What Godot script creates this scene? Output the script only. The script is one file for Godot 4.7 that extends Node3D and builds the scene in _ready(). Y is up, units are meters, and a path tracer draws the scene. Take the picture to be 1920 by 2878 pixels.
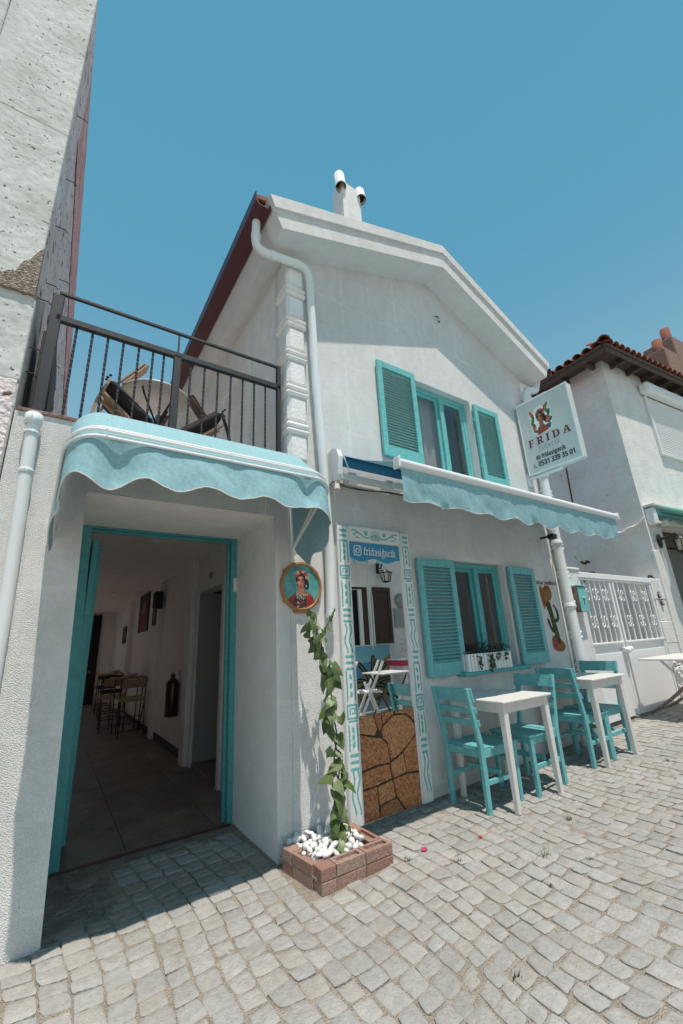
extends Node3D

var M := {}
var rng := RandomNumberGenerator.new()
var taken := {}
var cam: Camera3D

# ---------------------------------------------------------------- helpers
func lin(r: float, g: float, b: float) -> Color:
	return Color(r, g, b).linear_to_srgb()

func mat(c: Color, rough := 0.8, metal := 0.0) -> StandardMaterial3D:
	var m := StandardMaterial3D.new()
	m.albedo_color = c
	m.roughness = rough
	m.metallic = metal
	return m

func tri_map(m: StandardMaterial3D, scale: float, albedo: Texture2D, normal: Texture2D = null, strength := 1.0) -> StandardMaterial3D:
	m.uv1_triplanar = true
	m.uv1_world_triplanar = true
	m.uv1_scale = Vector3.ONE * scale
	if albedo:
		m.albedo_texture = albedo
	if normal:
		m.normal_enabled = true
		m.normal_texture = normal
		m.normal_scale = strength
	return m

func weather(m: StandardMaterial3D, t: Texture2D, scale: float) -> StandardMaterial3D:   # broad stains multiplied over the fine pattern
	m.detail_enabled = true
	m.detail_blend_mode = BaseMaterial3D.BLEND_MODE_MUL
	m.detail_albedo = t
	m.detail_uv_layer = BaseMaterial3D.DETAIL_UV_2
	m.uv2_triplanar = true
	m.uv2_world_triplanar = true
	m.uv2_scale = Vector3(scale, scale * 0.6, scale)
	return m

func noise_img(freq: float, oct: int, kind: int, sd: int, size := 256) -> Image:
	var n := FastNoiseLite.new()
	n.seed = sd
	n.noise_type = kind
	n.frequency = freq
	n.fractal_octaves = oct
	if kind == FastNoiseLite.TYPE_CELLULAR:
		n.cellular_return_type = FastNoiseLite.RETURN_DISTANCE
	return n.get_seamless_image(size, size, false, false, 0.15)

# a colour texture: base tone, mottled by coarse and fine noise, with optional dark pits
func mottle(lo: Color, hi: Color, sd: int, f1: float, f2: float, pits := 0.0, size := 256, pit_col := Color(0.2, 0.18, 0.16), pf := 0.055) -> ImageTexture:
	var a := noise_img(f1, 4, FastNoiseLite.TYPE_SIMPLEX_SMOOTH, sd, size)
	var b := noise_img(f2, 3, FastNoiseLite.TYPE_SIMPLEX_SMOOTH, sd + 7, size)
	var c := noise_img(pf, 2, FastNoiseLite.TYPE_SIMPLEX_SMOOTH, sd + 13, size)
	var im := Image.create(size, size, false, Image.FORMAT_RGB8)
	for y in size:
		for x in size:
			var t := a.get_pixel(x, y).r * 0.6 + b.get_pixel(x, y).r * 0.4
			t = clampf((t - 0.5) * 1.6 + 0.5, 0, 1)
			var col := lo.lerp(hi, t)
			if pits > 0.0:
				var p := c.get_pixel(x, y).r * 0.6 + b.get_pixel(x, y).r * 0.4
				col = col.lerp(pit_col, smoothstep(pits, pits + 0.05, p) * 0.85)
			im.set_pixel(x, y, col)
	return ImageTexture.create_from_image(im)

func normal_tex(im: Image, bump: float) -> ImageTexture:
	var n: Image = im.duplicate()
	n.convert(Image.FORMAT_RGBA8)
	n.bump_map_to_normal_map(bump)
	return ImageTexture.create_from_image(n)

func numbered(called: String) -> String:
	if not taken.has(called):
		taken[called] = 0
		return called
	taken[called] += 1
	return "%s_%03d" % [called, taken[called]]

func S() -> SurfaceTool:
	var st := SurfaceTool.new()
	st.begin(Mesh.PRIMITIVE_TRIANGLES)
	st.set_smooth_group(-1)
	return st

func done(st: SurfaceTool) -> ArrayMesh:
	st.generate_normals()
	return st.commit()

func put(called: String, shape, m: Material, parent: Node3D, at := Vector3.ZERO) -> MeshInstance3D:
	var o := MeshInstance3D.new()
	o.name = called
	o.mesh = done(shape) if shape is SurfaceTool else shape
	o.material_override = m
	o.position = at
	if parent == self:
		o.name = numbered(called)
	parent.add_child(o, true)
	return o

func meta(o: Node, label: String, category: String, group := "") -> void:
	o.set_meta("label", label)
	o.set_meta("category", category)
	if group != "":
		o.set_meta("group", group)

func thing(called: String, label: String, category: String, at := Vector3.ZERO, turn := 0.0, group := "") -> Node3D:
	var o := Node3D.new()
	o.name = numbered(called)
	add_child(o)
	o.position = at
	o.rotation.y = turn
	meta(o, label, category, group)
	return o

func dup(src: Node3D, called: String, label: String, at: Vector3, turn: float) -> Node3D:
	var o: Node3D = src.duplicate()
	o.name = numbered(called)
	add_child(o)
	o.position = at
	o.rotation.y = turn
	o.set_meta("label", label)
	return o

func tri(st: SurfaceTool, a: Vector3, b: Vector3, c: Vector3) -> void:   # counter-clockwise seen from outside
	st.add_vertex(a)
	st.add_vertex(c)
	st.add_vertex(b)

func quad(st: SurfaceTool, a: Vector3, b: Vector3, c: Vector3, d: Vector3) -> void:
	tri(st, a, b, c)
	tri(st, a, c, d)

func uvquad(st: SurfaceTool, a: Vector3, b: Vector3, c: Vector3, d: Vector3) -> void:   # a bottom left, b bottom right, c top right, d top left
	var p := [a, b, c, d]
	var u := [Vector2(0, 1), Vector2(1, 1), Vector2(1, 0), Vector2(0, 0)]
	for i in [0, 2, 1, 0, 3, 2]:
		st.set_uv(u[i])
		st.add_vertex(p[i])

# box with chamfered edges; t turns and moves it
func box(st: SurfaceTool, c: Vector3, s: Vector3, ch := 0.0, t := Transform3D()) -> void:
	var h := s / 2.0
	if ch <= 0.0:
		var v := []
		for k in 8:
			v.append(t * (c + Vector3(h.x if k & 1 else -h.x, h.y if k & 2 else -h.y, h.z if k & 4 else -h.z)))
		quad(st, v[4], v[5], v[7], v[6])
		quad(st, v[1], v[0], v[2], v[3])
		quad(st, v[5], v[1], v[3], v[7])
		quad(st, v[0], v[4], v[6], v[2])
		quad(st, v[6], v[7], v[3], v[2])
		quad(st, v[0], v[1], v[5], v[4])
		return
	ch = minf(ch, minf(h.x, minf(h.y, h.z)) * 0.9)
	var sg := [-1.0, 1.0]
	var P := func(ax: int, sx: float, sy: float, sz: float) -> Vector3:
		var d := h - Vector3.ONE * ch
		d[ax] = h[ax]
		return t * (c + Vector3(sx * d.x, sy * d.y, sz * d.z))
	for s1 in sg:
		var f := [P.call(0, s1, -1, -1), P.call(0, s1, 1, -1), P.call(0, s1, 1, 1), P.call(0, s1, -1, 1)]
		var g := [P.call(1, -1, s1, -1), P.call(1, -1, s1, 1), P.call(1, 1, s1, 1), P.call(1, 1, s1, -1)]
		var e := [P.call(2, -1, -1, s1), P.call(2, 1, -1, s1), P.call(2, 1, 1, s1), P.call(2, -1, 1, s1)]
		for q in [f, g, e]:
			if s1 > 0:
				quad(st, q[0], q[1], q[2], q[3])
			else:
				quad(st, q[3], q[2], q[1], q[0])
	for s1 in sg:
		for s2 in sg:
			_edge(st, P.call(0, s1, s2, -1), P.call(0, s1, s2, 1), P.call(1, s1, s2, 1), P.call(1, s1, s2, -1), s1 * s2 > 0)
			_edge(st, P.call(1, -1, s1, s2), P.call(1, 1, s1, s2), P.call(2, 1, s1, s2), P.call(2, -1, s1, s2), s1 * s2 > 0)
			_edge(st, P.call(2, s1, -1, s2), P.call(2, s1, 1, s2), P.call(0, s1, 1, s2), P.call(0, s1, -1, s2), s1 * s2 > 0)
			for s3 in sg:
				if s1 * s2 * s3 > 0:
					tri(st, P.call(0, s1, s2, s3), P.call(1, s1, s2, s3), P.call(2, s1, s2, s3))
				else:
					tri(st, P.call(0, s1, s2, s3), P.call(2, s1, s2, s3), P.call(1, s1, s2, s3))

func _edge(st: SurfaceTool, a: Vector3, b: Vector3, c: Vector3, d: Vector3, flip: bool) -> void:
	if flip:
		quad(st, d, c, b, a)
	else:
		quad(st, a, b, c, d)

# corner-to-corner box
func bx(st: SurfaceTool, a: Vector3, b: Vector3, ch := 0.0) -> void:
	box(st, (a + b) / 2.0, (b - a).abs(), ch)

# polygon in local x,y pushed from z0 to z1 (t places it)
func prism(st: SurfaceTool, poly: PackedVector2Array, z0: float, z1: float, t := Transform3D()) -> void:
	if Geometry2D.is_polygon_clockwise(poly):
		poly = poly.duplicate()
		poly.reverse()
	var ix := Geometry2D.triangulate_polygon(poly)
	for i in range(0, ix.size(), 3):
		var a := poly[ix[i]]
		var b := poly[ix[i + 1]]
		var c := poly[ix[i + 2]]
		if (b - a).cross(c - a) < 0:
			var k := b
			b = c
			c = k
		tri(st, t * Vector3(a.x, a.y, z1), t * Vector3(b.x, b.y, z1), t * Vector3(c.x, c.y, z1))
		tri(st, t * Vector3(a.x, a.y, z0), t * Vector3(c.x, c.y, z0), t * Vector3(b.x, b.y, z0))
	for i in poly.size():
		var a := poly[i]
		var b := poly[(i + 1) % poly.size()]
		quad(st, t * Vector3(a.x, a.y, z0), t * Vector3(b.x, b.y, z0), t * Vector3(b.x, b.y, z1), t * Vector3(a.x, a.y, z1))

# round or square bar along points; radius may be one number or one per point
func tube(st: SurfaceTool, pts: Array, r, n := 8, caps := true) -> void:
	st.set_smooth_group(1 if n > 4 else -1)
	var rings := []
	var up := Vector3.UP
	for i in pts.size():
		var d: Vector3 = (pts[mini(i + 1, pts.size() - 1)] - pts[maxi(i - 1, 0)]).normalized()
		if i == 0:
			up = Vector3.UP if absf(d.y) < 0.9 else Vector3.BACK
		var sx := up.cross(d).normalized()
		var sy := d.cross(sx)
		up = sy
		var rr: float = r[i] if r is Array else r
		var ring := []
		for k in n:
			var a := TAU * k / n + (PI / 4 if n == 4 else 0.0)
			ring.append(pts[i] + (sx * cos(a) + sy * sin(a)) * rr * (1.414 if n == 4 else 1.0))
		rings.append(ring)
	for i in pts.size() - 1:
		for k in n:
			var j := (k + 1) % n
			quad(st, rings[i][k], rings[i][j], rings[i + 1][j], rings[i + 1][k])
	st.set_smooth_group(-1)
	if caps:
		for k in range(1, n - 1):
			tri(st, rings[0][0], rings[0][k + 1], rings[0][k])
			tri(st, rings[-1][0], rings[-1][k], rings[-1][k + 1])

# tapered square leg between two points
func leg(st: SurfaceTool, a: Vector3, b: Vector3, wa: Vector2, wb: Vector2, ch := 0.003) -> void:
	var f := func(p: Vector3, w: Vector2) -> Array:
		var o := []
		for q in [[-1, -1 + 0.2], [-1 + 0.2, -1], [1 - 0.2, -1], [1, -1 + 0.2], [1, 1 - 0.2], [1 - 0.2, 1], [-1 + 0.2, 1], [-1, 1 - 0.2]]:
			o.append(p + Vector3(q[0] * w.x / 2, 0, q[1] * w.y / 2))
		return o
	var A: Array = f.call(a, wa)
	var B: Array = f.call(b, wb)
	for k in 8:
		var j := (k + 1) % 8
		quad(st, A[j], A[k], B[k], B[j])
	for k in range(1, 7):
		tri(st, A[0], A[k], A[k + 1])
		tri(st, B[0], B[k + 1], B[k])

func lathe(st: SurfaceTool, prof: Array, n := 16, t := Transform3D()) -> void:   # Vector2(radius, height), bottom to top
	st.set_smooth_group(1)
	for i in prof.size() - 1:
		for k in n:
			var a0 := TAU * k / n
			var a1 := TAU * (k + 1) / n
			var p := func(q: Vector2, a: float) -> Vector3: return t * Vector3(q.x * sin(a), q.y, q.x * cos(a))
			quad(st, p.call(prof[i], a0), p.call(prof[i], a1), p.call(prof[i + 1], a1), p.call(prof[i + 1], a0))
	st.set_smooth_group(-1)

func ball(st: SurfaceTool, c: Vector3, r: Vector3, n := 8, m := 6, t := Basis(), bump := 0.0) -> void:
	st.set_smooth_group(1)
	var g := []
	for i in m + 1:
		var row := []
		for k in n:
			var a := PI * i / m
			var b := TAU * k / n
			var d := Vector3(sin(a) * sin(b), cos(a), sin(a) * cos(b))
			var f := 1.0 + bump * (sin(d.x * 3.1 + c.x * 90.0) + cos(d.z * 2.7 + c.z * 70.0) * sin(d.y * 2.3 + c.y * 50))
			row.append(c + t * (d * r * f))
		g.append(row)
	for i in m:
		for k in n:
			var j := (k + 1) % n
			quad(st, g[i + 1][k], g[i + 1][j], g[i][j], g[i][k])
	st.set_smooth_group(-1)

func sweep_sheet(st: SurfaceTool, rows: Array, smooth := 1) -> void:   # rows of points -> a sheet
	st.set_smooth_group(smooth)
	for i in rows.size() - 1:
		for k in rows[i].size() - 1:
			quad(st, rows[i][k], rows[i][k + 1], rows[i + 1][k + 1], rows[i + 1][k])
	st.set_smooth_group(-1)

func V(x: float, y: float, z: float) -> Vector3:
	return Vector3(x, y, z)

func gy(x: float) -> float:      # height of the sloping street
	if x < 1.4:
		return 0.0
	return 0.03 * (minf(x, 9.0) - 1.4) + 0.01 * maxf(0.0, x - 9.0)

func pv(a: Array) -> PackedVector2Array:
	var p := PackedVector2Array()
	for i in range(0, a.size(), 2):
		p.append(Vector2(a[i], a[i + 1]))
	return p

func text(called: String, words: String, m: Material, parent: Node3D, t: Transform3D, height: float, font := "Droid Serif", bold := false, width := -1.0, left := false) -> MeshInstance3D:
	var f := SystemFont.new()
	f.font_names = PackedStringArray([font])
	f.font_weight = 700 if bold else 400
	var tm := TextMesh.new()
	tm.font = f
	tm.text = words
	tm.font_size = 64
	tm.pixel_size = height / 64.0
	tm.depth = 0.003
	tm.curve_step = 2.0
	tm.horizontal_alignment = HORIZONTAL_ALIGNMENT_LEFT if left else HORIZONTAL_ALIGNMENT_CENTER
	tm.vertical_alignment = VERTICAL_ALIGNMENT_CENTER
	var o := MeshInstance3D.new()
	o.name = called
	o.mesh = tm
	o.material_override = m
	var k := 1.0
	if width > 0.0:
		k = width / maxf(tm.get_aabb().size.x, 0.001)
	o.transform = t * Transform3D(Basis.from_scale(Vector3(k, 1, 1)), Vector3.ZERO)
	parent.add_child(o, true)
	return o

# --- flat print painted into an Image
func p_ell(im: Image, cx: float, cy: float, rx: float, ry: float, col: Color, rot := 0.0) -> void:
	var R := int(maxf(rx, ry)) + 2
	for y in range(maxi(0, int(cy) - R), mini(im.get_height(), int(cy) + R + 1)):
		for x in range(maxi(0, int(cx) - R), mini(im.get_width(), int(cx) + R + 1)):
			var d := Vector2(x + 0.5 - cx, y + 0.5 - cy).rotated(-rot)
			var v := d.x * d.x / (rx * rx) + d.y * d.y / (ry * ry)
			var edge := 1.5 / minf(rx, ry)
			if v < 1.0 + edge:
				im.set_pixel(x, y, im.get_pixel(x, y).lerp(col, clampf((1.0 + edge - v) / (edge * 2.0), 0, 1)))

func p_line(im: Image, pts: Array, w: float, col: Color, rough := 0.0) -> void:
	for i in pts.size() - 1:
		var a: Vector2 = pts[i]
		var b: Vector2 = pts[i + 1]
		var n := int(a.distance_to(b) / maxf(w * 0.25, 0.6)) + 1
		for k in n + 1:
			var p := a.lerp(b, float(k) / n)
			p_ell(im, p.x, p.y, w / 2 * (1.0 + rough * sin(p.y * 0.35 + p.x)), w / 2, col)

func p_poly(im: Image, pts: Array, col: Color) -> void:
	var pp := PackedVector2Array(pts)
	var lo := pp[0]
	var hi := pp[0]
	for p in pp:
		lo = lo.min(p)
		hi = hi.max(p)
	for y in range(maxi(0, int(lo.y)), mini(im.get_height(), int(hi.y) + 1)):
		for x in range(maxi(0, int(lo.x)), mini(im.get_width(), int(hi.x) + 1)):
			if Geometry2D.is_point_in_polygon(Vector2(x + 0.5, y + 0.5), pp):
				im.set_pixel(x, y, col)

func print_mat(im: Image, rough := 0.7) -> StandardMaterial3D:
	var m := mat(Color.WHITE, rough)
	m.albedo_texture = ImageTexture.create_from_image(im)
	return m

# flat wall in the z = const plane with rectangular holes [x0, x1, y0, y1]
func wall(st: SurfaceTool, x0: float, x1: float, y0: float, y1: float, zb: float, zf: float, holes: Array) -> void:
	var xs := [x0, x1]
	var ys := [y0, y1]
	for h in holes:
		xs.append_array([h[0], h[1]])
		ys.append_array([h[2], h[3]])
	xs.sort()
	ys.sort()
	for i in xs.size() - 1:
		for j in ys.size() - 1:
			var a: float = xs[i]
			var b: float = xs[i + 1]
			var c: float = ys[j]
			var d: float = ys[j + 1]
			if b - a < 1e-5 or d - c < 1e-5:
				continue
			var gap := false
			for h in holes:
				if (a + b) / 2 > h[0] and (a + b) / 2 < h[1] and (c + d) / 2 > h[2] and (c + d) / 2 < h[3]:
					gap = true
			if gap:
				continue
			quad(st, V(a, c, zf), V(b, c, zf), V(b, d, zf), V(a, d, zf))
			quad(st, V(b, c, zb), V(a, c, zb), V(a, d, zb), V(b, d, zb))
	for h in holes:
		quad(st, V(h[0], h[2], zb), V(h[0], h[2], zf), V(h[0], h[3], zf), V(h[0], h[3], zb))
		quad(st, V(h[1], h[2], zf), V(h[1], h[2], zb), V(h[1], h[3], zb), V(h[1], h[3], zf))
		quad(st, V(h[0], h[2], zb), V(h[1], h[2], zb), V(h[1], h[2], zf), V(h[0], h[2], zf))
		quad(st, V(h[0], h[3], zf), V(h[1], h[3], zf), V(h[1], h[3], zb), V(h[0], h[3], zb))
	quad(st, V(x0, y0, zb), V(x0, y0, zf), V(x0, y1, zf), V(x0, y1, zb))
	quad(st, V(x1, y0, zf), V(x1, y0, zb), V(x1, y1, zb), V(x1, y1, zf))
	quad(st, V(x0, y1, zf), V(x1, y1, zf), V(x1, y1, zb), V(x0, y1, zb))

func materials() -> void:
	var stucco := noise_img(0.085, 3, FastNoiseLite.TYPE_SIMPLEX_SMOOTH, 11, 512)
	var ripple := noise_img(0.035, 3, FastNoiseLite.TYPE_SIMPLEX_SMOOTH, 21, 512)
	var grit := noise_img(0.16, 2, FastNoiseLite.TYPE_SIMPLEX, 5, 256)
	var n_st := normal_tex(stucco, 9.0)
	var n_rip := normal_tex(ripple, 6.0)
	var n_grit := normal_tex(grit, 5.0)
	var soft := mottle(Color(0.955, 0.955, 0.955), Color(1, 1, 1), 31, 0.01, 0.05)
	var white := lin(0.90, 0.895, 0.885)
	var stain := mottle(Color(0.94, 0.935, 0.925), Color(1, 1, 1), 33, 0.008, 0.03)
	M.stucco = weather(tri_map(mat(white, 0.9), 2.7, soft, n_st, 1.15), stain, 0.45)
	M.smooth = weather(tri_map(mat(white, 0.85), 1.3, soft, n_rip, 0.35), stain, 0.5)
	M.soffit = tri_map(mat(lin(0.88, 0.865, 0.85), 0.85), 1.3, soft, n_rip, 0.2)
	M.inside = tri_map(mat(lin(0.90, 0.835, 0.79), 0.85), 1.3, soft, n_rip, 0.25)
	M.trim = mat(lin(0.78, 0.78, 0.78), 0.45)
	M.pipe = mat(lin(0.77, 0.79, 0.79), 0.35)
	var dirt := mottle(Color(0.92, 0.92, 0.91), Color(1, 1, 1), 61, 0.012, 0.08, 0.80, 256, Color(0.8, 0.77, 0.74))
	M.oldwhite = tri_map(mat(lin(0.84, 0.82, 0.80), 0.9), 0.8, dirt, n_st, 0.5)
	M.nbside = tri_map(mat(lin(0.80, 0.75, 0.75), 0.9), 0.35, dirt, n_rip, 0.3)
	var wood := mottle(Color(0.86, 0.88, 0.88), Color(1, 1, 1), 41, 0.02, 0.12)
	M.teal = tri_map(mat(lin(0.175, 0.50, 0.525), 0.5), 2.5, wood, n_grit, 0.12)
	M.teal2 = tri_map(mat(lin(0.185, 0.55, 0.535), 0.55), 2.5, wood, n_grit, 0.12)
	M.tealdoor = tri_map(mat(lin(0.10, 0.42, 0.44), 0.5), 2.5, wood, n_grit, 0.1)
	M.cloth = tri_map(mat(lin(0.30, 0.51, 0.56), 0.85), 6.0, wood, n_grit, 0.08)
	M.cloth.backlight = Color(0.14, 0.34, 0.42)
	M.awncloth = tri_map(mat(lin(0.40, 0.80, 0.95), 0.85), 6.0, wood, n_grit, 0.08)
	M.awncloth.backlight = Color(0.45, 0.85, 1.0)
	M.rollcloth = tri_map(mat(lin(0.03, 0.24, 0.46), 0.8), 6.0, wood, n_grit, 0.08)
	M.piping = mat(lin(0.62, 0.55, 0.5), 0.8)
	M.maroon = mat(lin(0.085, 0.016, 0.02), 0.35)
	M.iron = tri_map(mat(lin(0.015, 0.021, 0.028), 0.6), 4.0, wood, n_grit, 0.2)
	M.black = mat(lin(0.012, 0.012, 0.013), 0.5)
	M.wtable = tri_map(mat(lin(0.74, 0.71, 0.68), 0.5), 3.0, soft, n_grit, 0.08)
	M.gold = tri_map(mat(lin(0.42, 0.21, 0.075), 0.35), 4.0, wood)
	M.glass = mat(Color(0.08, 0.10, 0.11, 0.14), 0.03)
	M.glass.transparency = BaseMaterial3D.TRANSPARENCY_ALPHA
	M.glass.metallic_specular = 0.8
	M.mirror = mat(lin(0.86, 0.86, 0.85), 0.01, 1.0)
	M.curtain = tri_map(mat(lin(0.62, 0.6, 0.58), 0.9), 3.0, soft)
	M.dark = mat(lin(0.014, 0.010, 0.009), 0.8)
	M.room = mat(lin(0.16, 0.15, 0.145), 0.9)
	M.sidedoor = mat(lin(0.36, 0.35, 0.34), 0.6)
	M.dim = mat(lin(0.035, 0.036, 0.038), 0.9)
	var conc := mottle(Color(0.76, 0.755, 0.74), Color(0.88, 0.88, 0.87), 71, 0.006, 0.05, 0.70, 512, Color(0.42, 0.38, 0.35), 0.085)
	M.concrete = tri_map(mat(lin(0.95, 0.95, 0.93), 0.95), 0.55, conc, n_rip, 0.25)
	M.conc_rough = tri_map(mat(lin(0.55, 0.49, 0.45), 0.95), 2.2, mottle(Color(0.55, 0.5, 0.45), Color(1, 0.98, 0.95), 77, 0.05, 0.2), normal_tex(noise_img(0.12, 2, FastNoiseLite.TYPE_CELLULAR, 9, 256), 10.0), 1.0)
	M.conc_side = tri_map(mat(lin(0.88, 0.81, 0.80), 0.95), 0.5, mottle(Color(0.86, 0.83, 0.82), Color(1, 0.99, 0.99), 79, 0.012, 0.06, 0.66, 256, Color(0.35, 0.28, 0.24)), n_st, 0.4)
	M.pink = tri_map(mat(lin(0.84, 0.55, 0.52), 0.9), 0.6, mottle(Color(0.8, 0.74, 0.74), Color(1, 1, 1), 83, 0.015, 0.08, 0.68, 256, Color(0.45, 0.25, 0.18)), n_st, 0.3)
	M.rust = mat(lin(0.10, 0.045, 0.03), 0.8)
	var spk := mottle(Color(0.88, 0.875, 0.865), Color(1, 1, 0.995), 91, 0.02, 0.18, 0.0, 256)
	var spk2 := mottle(Color(0.88, 0.87, 0.86), Color(0.99, 0.985, 0.98), 191, 0.02, 0.18, 0.755, 256, Color(1.15, 1.15, 1.15))
	var grime := mottle(Color(0.91, 0.90, 0.89), Color(1, 1, 1), 193, 0.012, 0.05)
	var n_rock := normal_tex(noise_img(0.05, 5, FastNoiseLite.TYPE_SIMPLEX, 93, 256), 7.0)
	var tone := [[0.46, 0.45, 0.435], [0.49, 0.48, 0.465], [0.425, 0.415, 0.40], [0.465, 0.445, 0.42], [0.445, 0.44, 0.43]]
	for i in 5:
		M["stone%d" % i] = weather(tri_map(mat(lin(tone[i][0], tone[i][1], tone[i][2]), 0.9), 3.0 + 0.4 * i, spk2 if i in [1, 3] else spk, n_rock, 0.6), grime, 0.55)
		M["shade_tinted_stone%d" % i] = tri_map(mat(lin(tone[i][0] * 0.82, tone[i][1] * 0.70, tone[i][2] * 0.63), 0.9), 3.0 + 0.4 * i, spk, n_rock, 0.7)  # same stone, with the warm dark doorway shade put into its colour
	M.sand = tri_map(mat(lin(0.46, 0.41, 0.36), 1.0), 2.6, mottle(Color(0.84, 0.82, 0.79), Color(1, 0.99, 0.97), 95, 0.03, 0.2), normal_tex(noise_img(0.13, 4, FastNoiseLite.TYPE_SIMPLEX, 97, 256), 10.0), 1.0)
	M.earth = tri_map(mat(lin(0.40, 0.38, 0.35), 1.0), 0.7, spk)
	M.cement = tri_map(mat(lin(0.31, 0.27, 0.245), 0.95), 1.3, mottle(Color(0.7, 0.69, 0.68), Color(1, 1, 1), 99, 0.02, 0.12), n_rock, 0.5)
	var bt := mottle(Color(0.74, 0.7, 0.68), Color(1, 1, 1), 101, 0.04, 0.16, 0.69, 256, Color(0.75, 0.68, 0.62))
	var bc := [[0.43, 0.275, 0.225], [0.46, 0.32, 0.27], [0.40, 0.235, 0.185]]
	for i in 3:
		M["brick%d" % i] = tri_map(mat(lin(bc[i][0], bc[i][1], bc[i][2]), 0.95), 3.5 + i, bt, n_rock, 0.25)
	var ft := mottle(Color(0.7, 0.64, 0.6), Color(1, 1, 1), 111, 0.03, 0.16, 0.64, 256, Color(0.2, 0.14, 0.1))
	var fc := [[0.66, 0.30, 0.13], [0.74, 0.37, 0.17], [0.56, 0.25, 0.11]]
	for i in 3:
		M["flag%d" % i] = tri_map(mat(lin(fc[i][0], fc[i][1], fc[i][2]), 0.75), 3.0 + i, ft, n_rock, 0.7)
	M.mortar = mat(lin(0.06, 0.04, 0.027), 0.95)
	M.marble = tri_map(mat(lin(0.82, 0.815, 0.80), 0.6), 14.0, soft, n_grit, 0.3)
	var lf := mottle(Color(0.66, 0.74, 0.6), Color(1, 1, 1), 121, 0.05, 0.2)
	var lc := [[0.12, 0.17, 0.05], [0.19, 0.24, 0.10], [0.085, 0.13, 0.04], [0.24, 0.28, 0.14]]
	for i in 4:
		M["leaf%d" % i] = tri_map(mat(lin(lc[i][0], lc[i][1], lc[i][2]), 0.42), 9.0, lf, n_grit, 0.2)
		M["leaf%d" % i].backlight = Color(0.22, 0.3, 0.06)
	M.stem = mat(lin(0.05, 0.035, 0.025), 0.8)
	M.succ = mat(lin(0.055, 0.062, 0.03), 0.5)
	M.succ2 = mat(lin(0.10, 0.075, 0.045), 0.5)
	M.tile_red = tri_map(mat(lin(0.30, 0.10, 0.06), 0.85), 2.0, bt)
	M.oldwood = tri_map(mat(lin(0.13, 0.09, 0.07), 0.9), 1.5, bt, n_rock, 0.4)
	M.chim = tri_map(mat(lin(0.36, 0.24, 0.2), 0.95), 1.5, bt, n_rock, 0.4)
	M.brown = tri_map(mat(lin(0.05, 0.022, 0.015), 0.6), 2.0, wood)
	M.pine = tri_map(mat(lin(0.42, 0.28, 0.18), 0.7), 3.0, wood)
	M.cushion = tri_map(mat(lin(0.035, 0.026, 0.028), 0.95), 6.0, wood, n_grit, 0.3)
	M.cream = tri_map(mat(lin(0.5, 0.4, 0.26), 0.95), 6.0, wood, n_grit, 0.3)
	M.tabletop = mat(lin(0.6, 0.53, 0.49), 0.4)
	M.floor = tri_map(mat(lin(0.30, 0.235, 0.20), 0.5), 0.8, mottle(Color(0.75, 0.73, 0.72), Color(1, 1, 1), 131, 0.012, 0.08))
	M.grout = mat(lin(0.10, 0.08, 0.07), 0.9)
	M.red = mat(lin(0.055, 0.005, 0.007), 0.3)
	M.redpaint = mat(lin(0.12, 0.03, 0.035), 0.7)
	M.lamp = mat(lin(0.5, 0.42, 0.3), 0.4)
	M.rose = mat(lin(0.5, 0.04, 0.09), 0.7)
	M.navy = mat(lin(0.02, 0.022, 0.07), 0.35)
	M.ink_white = mat(lin(0.8, 0.8, 0.8), 0.6)
	M.ink_dark = mat(lin(0.03, 0.03, 0.035), 0.6)
	M.ink_grey = mat(lin(0.30, 0.31, 0.32), 0.6)
	M.ink_wine = mat(lin(0.14, 0.015, 0.04), 0.6)
	M.blue = tri_map(mat(lin(0.045, 0.30, 0.50), 0.7), 6.0, wood)
	M.signface = tri_map(mat(lin(0.60, 0.64, 0.62), 0.5), 1.5, soft)
	M.grass = mat(lin(0.09, 0.115, 0.04), 0.7)
	M.grass.backlight = Color(0.15, 0.2, 0.05)

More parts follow.
